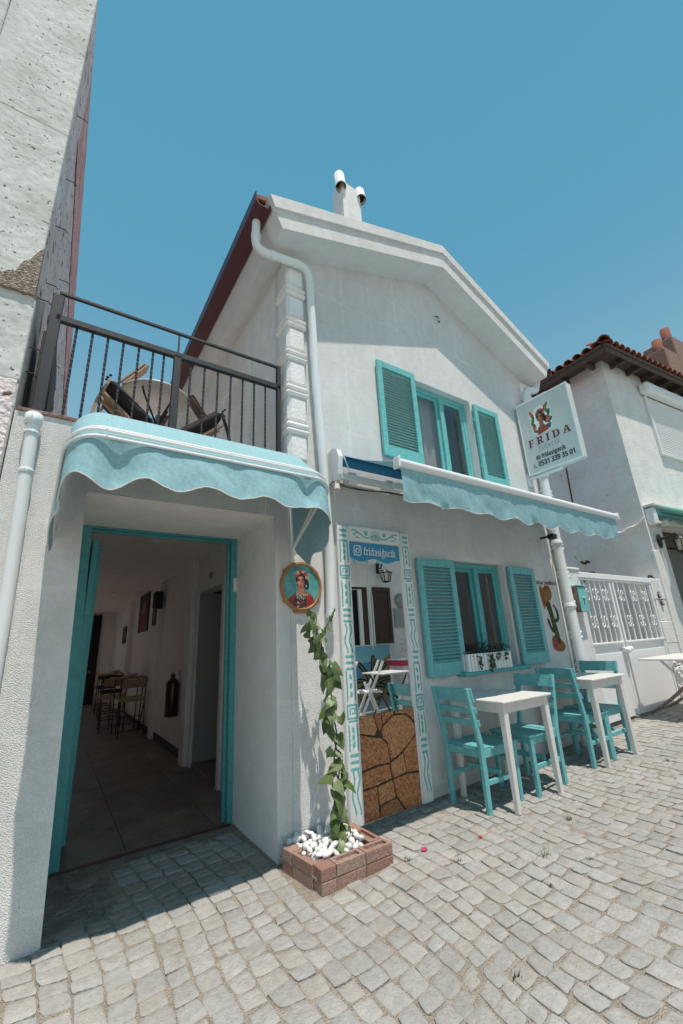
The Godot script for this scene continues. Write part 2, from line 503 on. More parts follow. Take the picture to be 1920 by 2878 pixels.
# ---------------------------------------------------------------- street
func stone_mesh(c: Array, y: float, hgt: float, rnd: RandomNumberGenerator, st: SurfaceTool) -> void:
	# c: four corners (x, z) counter-clockwise seen from above
	var mid: Vector2 = (c[0] + c[1] + c[2] + c[3]) / 4.0
	var ring := []
	for i in 4:
		var a: Vector2 = c[i]
		var b: Vector2 = c[(i + 1) % 4]
		ring.append(a.lerp(mid, rnd.randf_range(0.02, 0.15)))
		ring.append(a.lerp(b, rnd.randf_range(0.28, 0.40)) + (mid - a.lerp(b, 0.5)) * rnd.randf_range(-0.05, 0.08))
		ring.append(a.lerp(b, rnd.randf_range(0.60, 0.72)) + (mid - a.lerp(b, 0.5)) * rnd.randf_range(-0.03, 0.06))
	var tx := rnd.randf_range(-0.035, 0.035)
	var tz := rnd.randf_range(-0.035, 0.035)
	var P := func(p: Vector2, f: float, h: float, wob: float) -> Vector3:
		var q := mid.lerp(p, f)
		return V(q.x, y + h + tx * (q.x - mid.x) + tz * (q.y - mid.y) + rnd.randf_range(-wob, wob), q.y)
	var r0 := []
	var r1 := []
	var r2 := []
	var r3 := []
	for p in ring:
		r0.append(P.call(p, 1.0, -0.03, 0.0))
		r1.append(P.call(p, 1.0, hgt - 0.0045, 0.001))
		r2.append(P.call(p, 0.93, hgt - 0.0004, 0.0012))
		r3.append(P.call(p, 0.5, hgt, 0.0016))
	var top: Vector3 = P.call(mid, 1.0, hgt, 0.001)
	st.set_smooth_group(2)
	for i in 12:
		var j := (i + 1) % 12
		quad(st, r0[i], r0[j], r1[j], r1[i])
	st.set_smooth_group(1)
	for i in 12:
		var j := (i + 1) % 12
		quad(st, r1[i], r1[j], r2[j], r2[i])
		quad(st, r2[i], r2[j], r3[j], r3[i])
		tri(st, r3[i], r3[j], top)
	st.set_smooth_group(-1)

func warp(u: float, w: float) -> Vector2:
	var x := u + 0.045 * sin(1.5 * w + 0.9 * u) + 0.02 * sin(4.1 * w + 2.3 * u) - 0.10 * smoothstep(2.4, 3.6, u) * w
	var z := w + 0.04 * sin(2.1 * u + 0.4) + 0.016 * sin(6.3 * u)
	return Vector2(x, z)

func street() -> void:
	var gr := S()
	var gx := [-60.0, 1.4, 9.0, 30.0, 90.0]
	for i in 4:
		quad(gr, V(gx[i], gy(gx[i]) - 0.04, 60), V(gx[i + 1], gy(gx[i + 1]) - 0.04, 60), V(gx[i + 1], gy(gx[i + 1]) - 0.04, -60), V(gx[i], gy(gx[i]) - 0.04, -60))
	put("ground", gr, M.earth, self).set_meta("kind", "structure")
	var root := Node3D.new()
	root.name = "street"
	add_child(root)
	root.set_meta("kind", "structure")
	var sb := S()
	var rows := []
	var hn := FastNoiseLite.new()
	hn.seed = 3
	hn.frequency = 1.3
	var hf := FastNoiseLite.new()
	hf.seed = 8
	hf.frequency = 9.0
	var x := -3.0
	while x < 34.0:
		var row := []
		for k in 105:
			var z := -0.8 + k * 0.055
			row.append(V(x, gy(x) + 0.001 + 0.006 * hn.get_noise_2d(x, z) + 0.004 * hf.get_noise_2d(x, z), z))
		rows.append(row)
		x += 0.055 if x < 9.0 else 0.8
	for i in rows.size() - 1:
		sb.set_smooth_group(1)
		for k in rows[i].size() - 1:
			quad(sb, rows[i][k], rows[i][k + 1], rows[i + 1][k + 1], rows[i + 1][k])
	put("sand_bed", sb, M.sand, root)
	# stones laid in columns that run away from the houses
	var stones := []
	var u := -0.75
	while u < 9.3:
		var wd := rng.randf_range(0.088, 0.122)
		var w := -0.72 + rng.randf_range(0.0, 0.1)
		while w < 4.4:
			var ln := rng.randf_range(0.078, 0.135)
			var g := rng.randf_range(0.0015, 0.005)
			var c := []
			for q in [[u + g, w + g], [u + g, w + ln - g], [u + wd - g, w + ln - g], [u + wd - g, w + g]]:
				c.append(warp(q[0], q[1]) + Vector2(rng.randf_range(-0.007, 0.007), rng.randf_range(-0.010, 0.010)))
			var m: Vector2 = (c[0] + c[1] + c[2] + c[3]) / 4.0
			w += ln
			var ok := true
			if m.y < -0.03 and (m.x < 0.16 or m.x > 1.27):
				ok = false
			if m.y < -0.66:
				ok = false
			if m.x > 1.30 and m.x < 1.83 and m.y < 0.455:
				ok = false
			if m.x < 0.46 and m.x > 0.1 and m.y < -0.1 and m.y > -0.62:
				ok = false
			if ok:
				stones.append([c, m, 0.004 + 0.0065 * rng.randf() + 0.003 * hn.get_noise_2d(m.x * 2.0, m.y * 2.0)])
		u += wd
	var eye := cam.position
	var order := []
	for i in stones.size():
		var m: Vector2 = stones[i][1]
		var d := cam.transform.affine_inverse() * V(m.x, gy(m.x), m.y)
		var seen := d.z < 0 and absf(d.x / d.z) < 0.86 and absf(d.y / d.z) < 1.26
		if m.y < 0.0 and not (m.x > 0.1 and m.x < 1.32):
			seen = false
		order.append([eye.distance_to(V(m.x, 0, m.y)) + (0.0 if seen else 100.0), i])
	order.sort_custom(func(a, b): return a[0] < b[0])
	var rest := [S(), S(), S(), S(), S()]
	for k in order.size():
		var s = stones[order[k][1]]
		var y := gy(s[1].x)
		if k < 300:
			var st := S()
			stone_mesh(s[0], y, s[2], rng, st)
			put("cobblestone", st, M[("shade_tinted_stone%d" if s[1].y < -0.02 and s[1].x < 1.32 else "stone%d") % rng.randi_range(0, 4)], root)  # doorway cobbles take the copy with shade painted into it
		else:
			stone_mesh(s[0], y, s[2], rng, rest[rng.randi_range(0, 4)])
	for i in 5:
		put("cobblestones", rest[i], M["stone%d" % i], root).set_meta("kind", "stuff")
	# cement patch and round cover inside the doorway
	var cp := S()
	var blob := pv([0.12, 0.66, 0.36, 0.64, 0.47, 0.50, 0.44, 0.36, 0.48, 0.22, 0.40, 0.06, 0.30, 0.02, 0.13, 0.03])
	prism(cp, blob, -0.03, 0.006, Transform3D(Basis(Vector3.RIGHT, Vector3.FORWARD, Vector3.UP), Vector3.ZERO))
	put("cement_patch", cp, M.cement, root)
	var cv := S()
	lathe(cv, [Vector2(0.0, 0), Vector2(0.078, 0.0), Vector2(0.078, 0.014), Vector2(0.07, 0.018), Vector2(0.0, 0.019)], 20)
	put("drain_cover", cv, M.cement, root, V(0.33, 0, -0.55))
	var apron := S()
	bx(apron, V(0.12, -0.03, -0.80), V(1.32, 0.004, -0.655))
	put("threshold_strip", apron, M.cement, root)
	# pavement wedge along the walls
	var f := S()
	for s in [[1.84, 2.62, 0.028], [2.64, 5.3, 0.022], [5.56, 6.5, 0.02], [6.5, 7.84, 0.02]]:
		var n := 10
		for i in n:
			var a: float = lerpf(s[0], s[1], float(i) / n)
			var b: float = lerpf(s[0], s[1], float(i + 1) / n)
			quad(f, V(a, gy(a) + s[2], 0.0), V(a, gy(a) - 0.02, 0.045 + 0.012 * sin(a * 9)), V(b, gy(b) - 0.02, 0.045 + 0.012 * sin(b * 9)), V(b, gy(b) + s[2], 0.0))
	put("mortar_fillet", f, M.cement, root)
	# tufts of grass and fallen petals
	var tufts := [[2.52, 1.02, 0.05, "largest grass tuft, in the middle of the sunny cobbles"], [2.12, 0.72, 0.03, "small dry grass tuft right of the brick planter"], [3.06, 0.87, 0.04, "thin grass tuft in front of the first chair"], [2.66, 1.2, 0.03, "tiny green tuft beside the largest grass tuft"], [4.75, 0.86, 0.04, "spreading green weed on the cobbles in front of the far table"], [2.28, 1.19, 0.025, "low grass tuft in the joint nearest the camera side of the planter"], [1.92, 0.5, 0.03, "dry tuft at the right corner of the brick planter"], [1.65, 1.42, 0.03, "yellow grass tuft in the near foreground cobbles"]]
	for t in tufts:
		var st := S()
		for k in int(10 + t[2] * 300):
			var a := rng.randf() * TAU
			var r: float = rng.randf() * t[2] * 0.7
			var p := V(cos(a) * r, 0, sin(a) * r)
			var h: float = rng.randf_range(0.4, 1.0) * t[2]
			var l := V(rng.randf_range(-1, 1), 0, rng.randf_range(-1, 1)) * h * 0.7
			var s := V(sin(a), 0, cos(a)) * 0.0025
			tri(st, p - s, p + s, p + l + V(0, h, 0))
		meta(put("grass_tuft", st, M.grass, self, V(t[0], gy(t[0]) + 0.004, t[1])), t[3], "grass tuft", "grass tufts in the cobble joints")
	for t in [[2.07, 0.49, "crumpled pink flower fallen on the cobbles right of the planter"], [2.45, 0.62, "tiny pink petal on the cobbles near the first chair"]]:
		var st := S()
		for k in 7:
			ball(st, V(rng.randf_range(-0.02, 0.02), 0.012, rng.randf_range(-0.014, 0.014)), V(0.014, 0.005, 0.010), 6, 4, Basis(V(rng.randf(), 1, rng.randf()).normalized(), rng.randf() * 3) * Basis(Vector3.RIGHT, rng.randf_range(-0.7, 0.7)))
		var o := put("fallen_flower", st, M.rose, self, V(t[0], gy(t[0]) + 0.004, t[1]))
		o.scale = Vector3.ONE * (1.0 if t[0] < 2.3 else 0.5)
		meta(o, t[2], "flower")

# ---------------------------------------------------------------- the white house
func rb(x: float) -> float:      # underside of the roof
	return 4.79 + (x - 1.246) * 0.3624 if x < 3.415 else 5.576 - (x - 3.415) * 0.4628

func shutter(house: Node3D, x0: float, x1: float, y0: float, y1: float, z: float, m: Material, label: String) -> void:
	var f := S()
	var t := 0.036
	var zc := z + t / 2
	var stile := 0.062
	var top := 0.075
	var low := 0.115
	box(f, V(x0 + stile / 2, (y0 + y1) / 2, zc), V(stile, y1 - y0, t), 0.005)
	box(f, V(x1 - stile / 2, (y0 + y1) / 2, zc), V(stile, y1 - y0, t), 0.005)
	box(f, V((x0 + x1) / 2, y1 - top / 2, zc), V(x1 - x0 - stile * 2 + 0.004, top, t - 0.004), 0.004)
	box(f, V((x0 + x1) / 2, y0 + low / 2, zc), V(x1 - x0 - stile * 2 + 0.004, low, t - 0.004), 0.004)
	var o := put("shutter", f, m, house)
	o.set_meta("label", label)
	var a := y0 + low
	var b := y1 - top
	var n := int(round((b - a) / 0.0315))
	var sl := S()
	box(sl, Vector3.ZERO, V(x1 - x0 - stile * 2 + 0.006, 0.038, 0.006), 0.002, Transform3D(Basis(Vector3.RIGHT, deg_to_rad(-52)), Vector3.ZERO))
	var sm := done(sl)
	for i in n:
		put("slat", sm, m, o, V((x0 + x1) / 2, a + (i + 0.5) * (b - a) / n, zc - 0.002))
	var hg := S()
	for k in 2:
		var hx := x0 if x0 < 3.0 and x1 < 3.3 else x1
		hx = x1 if (x0 + x1) / 2 < 3.5 else x0
		box(hg, V(hx, y0 + (y1 - y0) * (0.22 + 0.58 * k), z + 0.012), V(0.03, 0.05, 0.012), 0.002)
	put("hinge", hg, m, o)

func window_unit(house: Node3D, x0: float, x1: float, y0: float, y1: float, z: float, mid: float, m: Material) -> void:
	var f := S()
	var w := 0.05
	box(f, V(x0 + w / 2, (y0 + y1) / 2, z), V(w, y1 - y0, 0.06), 0.004)
	box(f, V(x1 - w / 2, (y0 + y1) / 2, z), V(w, y1 - y0, 0.06), 0.004)
	box(f, V((x0 + x1) / 2, y1 - w / 2, z), V(x1 - x0 - 2 * w, w, 0.058), 0.004)
	box(f, V((x0 + x1) / 2, y0 + w / 2, z), V(x1 - x0 - 2 * w, w, 0.058), 0.004)
	box(f, V(mid, (y0 + y1) / 2, z + 0.008), V(0.055, y1 - y0 - 2 * w, 0.06), 0.004)
	var win := put("window", f, m, house)
	for s in [[x0 + w, mid - 0.0275, -0.012], [mid + 0.0275, x1 - w, 0.004]]:
		var q := S()
		var sw := 0.035
		var a: float = s[0]
		var b: float = s[1]
		var zz: float = z + s[2]
		var c := y0 + w
		var d := y1 - w
		box(q, V(a + sw / 2, (c + d) / 2, zz), V(sw, d - c, 0.035), 0.004)
		box(q, V(b - sw / 2, (c + d) / 2, zz), V(sw, d - c, 0.035), 0.004)
		box(q, V((a + b) / 2, d - sw / 2, zz), V(b - a - 2 * sw, sw, 0.033), 0.003)
		box(q, V((a + b) / 2, c + sw / 2, zz), V(b - a - 2 * sw, sw, 0.033), 0.003)
		put("sash", q, m, win)
		var g := S()
		box(g, V((a + b) / 2, (c + d) / 2, zz - 0.004), V(b - a - 2 * sw + 0.01, d - c - 2 * sw + 0.01, 0.005))
		put("pane", g, M.glass, win)

func curtain(house: Node3D, x0: float, x1: float, y0: float, y1: float, z: float, m: Material, folds: float) -> void:
	var rows := []
	for j in 2:
		var row := []
		for i in 41:
			var t := i / 40.0
			row.append(V(lerpf(x0, x1, t), y0 if j == 0 else y1, z + 0.02 * sin(t * folds * TAU) + 0.008 * sin(t * folds * 15.1)))
		rows.append(row)
	var st := S()
	sweep_sheet(st, rows)
	put("curtain", st, m, house)

func quoin(house: Node3D, x0: float, x1: float, zb: float, ya: float, yb: float) -> void:
	var y := ya
	var k := 0
	while y < yb:
		var top := minf(y + 0.245, yb)
		var b := S()
		box(b, V((x0 + x1) / 2, (y + top) / 2, zb / 2 + 0.022), V(x1 - x0, top - y, absf(zb) + 0.044), 0.028)
		put("quoin_block", b, M.smooth, house)
		if y + 0.36 <= yb:
			var r := S()
			for s in [0.272, 0.327]:
				box(r, V((x0 + x1) / 2 - 0.004, y + s, zb / 2 + 0.028), V(x1 - x0 + 0.03, 0.05, absf(zb) + 0.065), 0.02)
			put("quoin_band", r, M.smooth, house)
		y += 0.36
		k += 1
	var core := S()
	bx(core, V(x0 + 0.012, ya, zb), V(x1 - 0.012, yb, 0.018))
	put("quoin_core", core, M.smooth, house)

func white_house() -> void:
	var H := thing("white_house", "small white gabled house with turquoise shutters and maroon gutter", "house")
	var w := S()
	wall(w, 1.43, 5.25, -0.35, 4.72, -0.25, 0.0, [[3.2, 4.04, 0.965, 2.0], [2.98, 3.915, 2.955, 4.02]])
	prism(w, pv([1.43, 4.7202, 5.25, 4.7202, 5.25, 4.745, 3.415, 5.596, 1.43, 4.877]), -0.25, 0.0)
	put("front_wall", w, M.stucco, H)
	var sd := S()
	bx(sd, V(1.43, 2.62, -9.0), V(1.66, 4.90, -0.25))
	put("side_wall", sd, M.smooth, H)
	var rr := S()
	bx(rr, V(5.02, -0.35, -9.0), V(5.25, 4.76, -0.25))
	bx(rr, V(1.66, -0.35, -9.0), V(5.02, 5.3, -8.8))
	put("rear_wall", rr, M.smooth, H)
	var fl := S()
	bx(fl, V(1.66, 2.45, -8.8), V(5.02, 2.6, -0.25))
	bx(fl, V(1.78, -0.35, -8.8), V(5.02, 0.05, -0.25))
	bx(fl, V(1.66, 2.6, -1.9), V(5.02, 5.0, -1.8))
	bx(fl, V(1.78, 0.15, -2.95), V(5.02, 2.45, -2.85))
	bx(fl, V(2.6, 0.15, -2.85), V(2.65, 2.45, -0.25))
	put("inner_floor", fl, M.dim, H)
	# roof: slab with white soffit and barge boards
	var prof := pv([1.246, 4.79, 3.415, 5.576, 5.338, 4.686, 5.445, 4.926, 3.424, 5.87, 1.128, 5.05])
	var rf := S()
	prism(rf, prof, -9.3, 0.30)
	var roof := put("roof", rf, M.stucco, H)
	var vg := S()
	prism(vg, pv([1.165, 4.965, 3.42, 5.785, 5.415, 4.853, 5.45, 4.94, 3.425, 5.905, 1.118, 5.085]), -9.3, 0.325)
	put("verge", vg, M.stucco, roof)
	var tl := S()
	prism(tl, pv([1.05, 5.10, 3.42, 5.92, 5.52, 4.945, 5.54, 4.985, 3.42, 5.965, 1.03, 5.14]), -9.3, 0.22)
	put("roof_tiles", tl, M.tile_red, roof)
	for s in [[1.0, 4.965, 0], [5.43, 4.80, 1]]:
		var g := S()
		var x: float = s[0]
		var y: float = s[1]
		var pr := pv([x, y + 0.135, x + 0.012, y + 0.14, x + 0.022, y + 0.05, x + 0.04, y + 0.012, x + 0.135, y + 0.012, x + 0.14, y + 0.12, x + 0.155, y + 0.12, x + 0.15, y, x + 0.03, y, x + 0.008, y + 0.04])
		if s[2] == 1:
			for i in pr.size():
				pr[i].x = x + 0.15 - (pr[i].x - x)
		prism(g, pr, -9.3, 0.27)
		put("gutter", g, M.maroon, H)
	var cap := S()
	tube(cap, [V(1.09, 5.13, -9.2), V(1.09, 5.13, 0.2)], 0.035, 10)
	put("flashing", cap, M.iron, H)
	# chimney with two leaning cowl tiles
	var ch := S()
	prism(ch, pv([2.47, 5.3, 2.80, 5.3, 2.775, 7.22, 2.49, 7.22]), -0.63, -0.40)
	var cm := put("chimney", ch, M.smooth, H)
	var sd2 := S()
	var saddle := []
	for i in 9:
		var t := i / 8.0
		saddle.append(Vector2(lerpf(2.50, 2.78, t), 7.20 + 0.13 * pow(absf(t - 0.62) / 0.62, 1.5)))
	var sp := PackedVector2Array([Vector2(2.78, 7.15), Vector2(2.50, 7.15)])
	for p in saddle:
		sp.append(p)
	prism(sd2, sp, -0.61, -0.42)
	put("saddle", sd2, M.smooth, cm)
	for s in [[2.465, 7.08, 0.42], [2.795, 7.08, 0.28]]:
		var t := S()
		var a := V(s[0], s[1], -0.40)
		var b := V(s[0] + 0.075 * s[2] / 0.42, s[1] + s[2], -0.40 - s[2] * 0.30)
		tube(t, [a, b], 0.072, 14, false)
		tube(t, [b, b + (b - a).normalized() * 0.02], [0.072, 0.04], 14)
		tube(t, [b, a], 0.059, 14, false)
		var dk := S()
		tube(dk, [a.lerp(b, 0.30), a.lerp(b, 0.34)], 0.058, 12)
		var co := put("cowl", t, M.smooth, cm)
		put("flue", dk, M.dark, co)
	quoin(H, 1.412, 1.60, -0.17, 2.70, 4.84)
	quoin(H, 5.12, 5.31, -0.12, 0.20, 4.70)
	# rain pipes
	var dp := S()
	tube(dp, [V(1.08, 4.97, 0.10), V(1.075, 4.74, 0.10), V(1.085, 4.69, 0.10), V(1.13, 4.66, 0.098), V(1.20, 4.665, 0.096), V(1.50, 4.735, 0.086), V(1.575, 4.735, 0.08), V(1.625, 4.69, 0.074), V(1.645, 4.60, 0.068), V(1.675, 3.6, 0.06), V(1.725, 2.6, 0.06), V(1.755, 2.0, 0.055), V(1.745, 1.46, 0.05)], 0.038, 14)
	var pipe := put("downpipe", dp, M.pipe, H)
	for q in [[1.078, 4.78, 0.10, 1.078, 4.82, 0.10], [1.22, 4.67, 0.096, 1.26, 4.679, 0.095], [1.648, 4.52, 0.067, 1.647, 4.57, 0.068], [1.745, 1.455, 0.05, 1.745, 1.49, 0.05], [1.46, 4.726, 0.087, 1.50, 4.735, 0.086]]:
		var c := S()
		tube(c, [V(q[0], q[1], q[2]), V(q[3], q[4], q[5])], 0.043, 14)
		put("collar", c, M.pipe, pipe)
	var dp2 := S()
	tube(dp2, [V(5.13, 0.16, 0.07), V(5.13, 4.35, 0.07), V(5.145, 4.48, 0.07), V(5.20, 4.56, 0.075), V(5.28, 4.57, 0.08), V(5.36, 4.60, 0.09), V(5.44, 4.80, 0.1)], 0.055, 14)
	var pipe2 := put("downpipe", dp2, M.pipe, H)
	for yy in [0.7, 1.53, 2.3, 3.2, 4.1]:
		var c := S()
		lathe(c, [Vector2(0.055, 0), Vector2(0.067, 0.006), Vector2(0.067, 0.03), Vector2(0.061, 0.036), Vector2(0.066, 0.05), Vector2(0.055, 0.056)], 16)
		put("collar", c, M.pipe, pipe2, V(5.13, yy, 0.07))
	var cd := S()
	tube(cd, [V(5.03, 0.5, 0.014), V(5.045, 2.06, 0.014)], 0.011, 8)
	put("conduit", cd, M.pipe, H)
	# windows
	window_unit(H, 2.985, 3.91, 2.96, 4.015, -0.11, 3.475, M.teal2)
	window_unit(H, 3.205, 4.035, 0.97, 1.995, -0.10, 3.645, M.tealdoor)
	curtain(H, 3.0, 3.62, 2.9, 4.05, -0.22, M.curtain, 5.0)
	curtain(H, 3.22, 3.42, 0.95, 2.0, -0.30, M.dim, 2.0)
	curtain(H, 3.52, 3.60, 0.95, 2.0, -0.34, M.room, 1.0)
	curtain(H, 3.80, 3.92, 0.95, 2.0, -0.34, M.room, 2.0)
	var sl := S()
	bx(sl, V(3.10, 0.925, -0.2), V(4.10, 0.962, 0.10), 0.006)
	put("window_sill", sl, M.tealdoor, H)
	var s2 := S()
	bx(s2, V(2.96, 2.925, -0.2), V(3.93, 2.952, 0.03), 0.006)
	put("window_sill", s2, M.smooth, H)
	shutter(H, 2.43, 2.955, 2.96, 4.045, 0.018, M.teal2, "left upper shutter, wide turquoise louvres beside the upstairs window")
	shutter(H, 3.92, 4.385, 2.925, 3.965, 0.018, M.teal2, "right upper shutter, narrower in view, nearer the hanging sign")
	shutter(H, 2.71, 3.195, 0.945, 1.985, 0.018, M.teal, "left lower shutter, largest turquoise louvres beside the mirror")
	shutter(H, 4.075, 4.54, 0.955, 1.975, 0.018, M.teal, "right lower shutter, beside the painted cactus")
	# terrace door in the side wall
	var td := S()
	bx(td, V(1.40, 2.66, -1.75), V(1.43, 4.2, -1.66))
	bx(td, V(1.40, 2.66, -0.95), V(1.43, 4.2, -0.86))
	bx(td, V(1.40, 4.2, -1.75), V(1.43, 4.28, -0.86))
	put("door_frame", td, M.smooth, H)
	var tdd := S()
	bx(tdd, V(1.415, 2.66, -1.66), V(1.432, 4.2, -0.95))
	put("terrace_door", tdd, M.oldwhite, H)
	var hook := S()
	tube(hook, [V(3.50, 5.12, 0.0), V(3.505, 5.10, 0.03), V(3.53, 5.085, 0.03), V(3.55, 5.10, 0.02)], 0.006, 6)
	box(hook, V(3.56, 5.065, 0.006), V(0.035, 0.02, 0.01), 0.003, Transform3D())
	put("hook", hook, M.black, H)
	cactus(H)

# cactus, hat and lettering painted on the wall: thin coats of paint
func cactus(H: Node3D) -> void:
	var im := Image.create(176, 400, false, Image.FORMAT_RGBA8)
	im.fill(Color(0, 0, 0, 0))
	var root := Node3D.new()
	root.name = "painted_cactus"
	H.add_child(root, true)
	var flat := func(called: String, pts: Array, z: float, m: Material) -> void:
		var st := S()
		prism(st, pv(pts), 0.0005, z)
		put(called, st, m, root)
	var green := tri_map(mat(lin(0.045, 0.055, 0.022), 0.85), 12.0, mottle(Color(0.6, 0.65, 0.5), Color(1.25, 1.25, 1.0), 141, 0.06, 0.25))
	var straw := tri_map(mat(lin(0.36, 0.17, 0.05), 0.85), 12.0, mottle(Color(0.6, 0.55, 0.5), Color(1.2, 1.15, 1.0), 143, 0.08, 0.3))
	var smooth := func(ctrl: Array) -> Array:
		var cv := Curve2D.new()
		var n := ctrl.size() / 2
		for i in n + 1:
			var k := i % n
			var p := Vector2(ctrl[k * 2], ctrl[k * 2 + 1])
			var a := Vector2(ctrl[((k + n - 1) % n) * 2], ctrl[((k + n - 1) % n) * 2 + 1])
			var b := Vector2(ctrl[((k + 1) % n) * 2], ctrl[((k + 1) % n) * 2 + 1])
			cv.add_point(p, (a - b) * 0.16, (b - a) * 0.16)
		var o := []
		var pts := cv.tessellate(3, 6)
		for i in pts.size() - 1:
			o.append_array([pts[i].x, pts[i].y])
		return o
	flat.call("sand_mound", smooth.call([4.74, 1.20, 4.82, 1.225, 4.93, 1.17, 4.985, 1.115, 4.96, 1.07, 4.88, 1.045, 4.79, 1.06, 4.73, 1.10]), 0.0015, straw)
	flat.call("trunk", smooth.call([4.865, 1.13, 4.825, 1.17, 4.80, 1.30, 4.775, 1.45, 4.745, 1.56, 4.755, 1.605, 4.795, 1.62, 4.83, 1.595, 4.85, 1.50, 4.875, 1.38, 4.895, 1.25, 4.90, 1.14]), 0.003, green)
	flat.call("arm", smooth.call([4.885, 1.37, 4.93, 1.38, 4.965, 1.42, 4.965, 1.49, 4.94, 1.54, 4.915, 1.535, 4.925, 1.47, 4.92, 1.425, 4.88, 1.405]), 0.0026, green)
	flat.call("arm", smooth.call([4.83, 1.255, 4.78, 1.26, 4.745, 1.30, 4.72, 1.37, 4.715, 1.41, 4.735, 1.42, 4.76, 1.385, 4.775, 1.325, 4.83, 1.30]), 0.0026, green)
	flat.call("hat_brim", smooth.call([4.665, 1.70, 4.672, 1.775, 4.70, 1.785, 4.735, 1.76, 4.79, 1.795, 4.86, 1.79, 4.895, 1.74, 4.895, 1.68, 4.86, 1.635, 4.81, 1.615, 4.76, 1.60, 4.725, 1.56, 4.70, 1.52, 4.685, 1.55, 4.67, 1.62]), 0.0045, straw)
	var band := mat(lin(0.16, 0.02, 0.01), 0.85)
	var olive := mat(lin(0.16, 0.16, 0.05), 0.85)
	for i in 7:
		var t := i / 6.0
		flat.call("hat_stitch", [4.765 + 0.1 * t, 1.735 + 0.03 * sin(t * PI), 4.775 + 0.1 * t, 1.735 + 0.03 * sin(t * PI), 4.762 + 0.1 * t, 1.772 + 0.012 * sin(t * PI), 4.754 + 0.1 * t, 1.768 + 0.012 * sin(t * PI)], 0.0055, band if i % 2 else M.oldwood)
		flat.call("hat_stitch", [4.685 + 0.004 * i, 1.74 - 0.03 * i, 4.70 + 0.006 * i, 1.74 - 0.03 * i, 4.70 + 0.006 * i, 1.755 - 0.03 * i, 4.684 + 0.004 * i, 1.755 - 0.03 * i], 0.0055, band)
	flat.call("hat_band", smooth.call([4.755, 1.66, 4.80, 1.685, 4.855, 1.73, 4.865, 1.72, 4.82, 1.665, 4.765, 1.635]), 0.0055, olive)
	for p in [[4.905, 1.555, 0.022], [4.80, 1.135, 0.045], [4.785, 1.10, 0.035]]:
		var ring := []
		for k in 10:
			var r: float = p[2] * (1.0 if k % 2 else 0.7)
			ring.append_array([p[0] + r * cos(TAU * k / 10), p[1] + r * 1.2 * sin(TAU * k / 10)])
		flat.call("flower", ring, 0.0045, M.rose)
	for k in 26:
		var yy := rng.randf_range(1.18, 1.56)
		var xx := 4.80 + (1.56 - yy) * 0.16 + rng.randf_range(-0.03, 0.03)
		flat.call("spine", [xx, yy, xx + 0.004, yy, xx + 0.004, yy + 0.012, xx, yy + 0.012], 0.0036, M.cream)
	text("lettering", "Gülümse Sevdiklerin", M.redpaint, root, Transform3D(Basis(), V(4.80, 1.828, 0.002)), 0.062, "Droid Sans", false, 0.52)

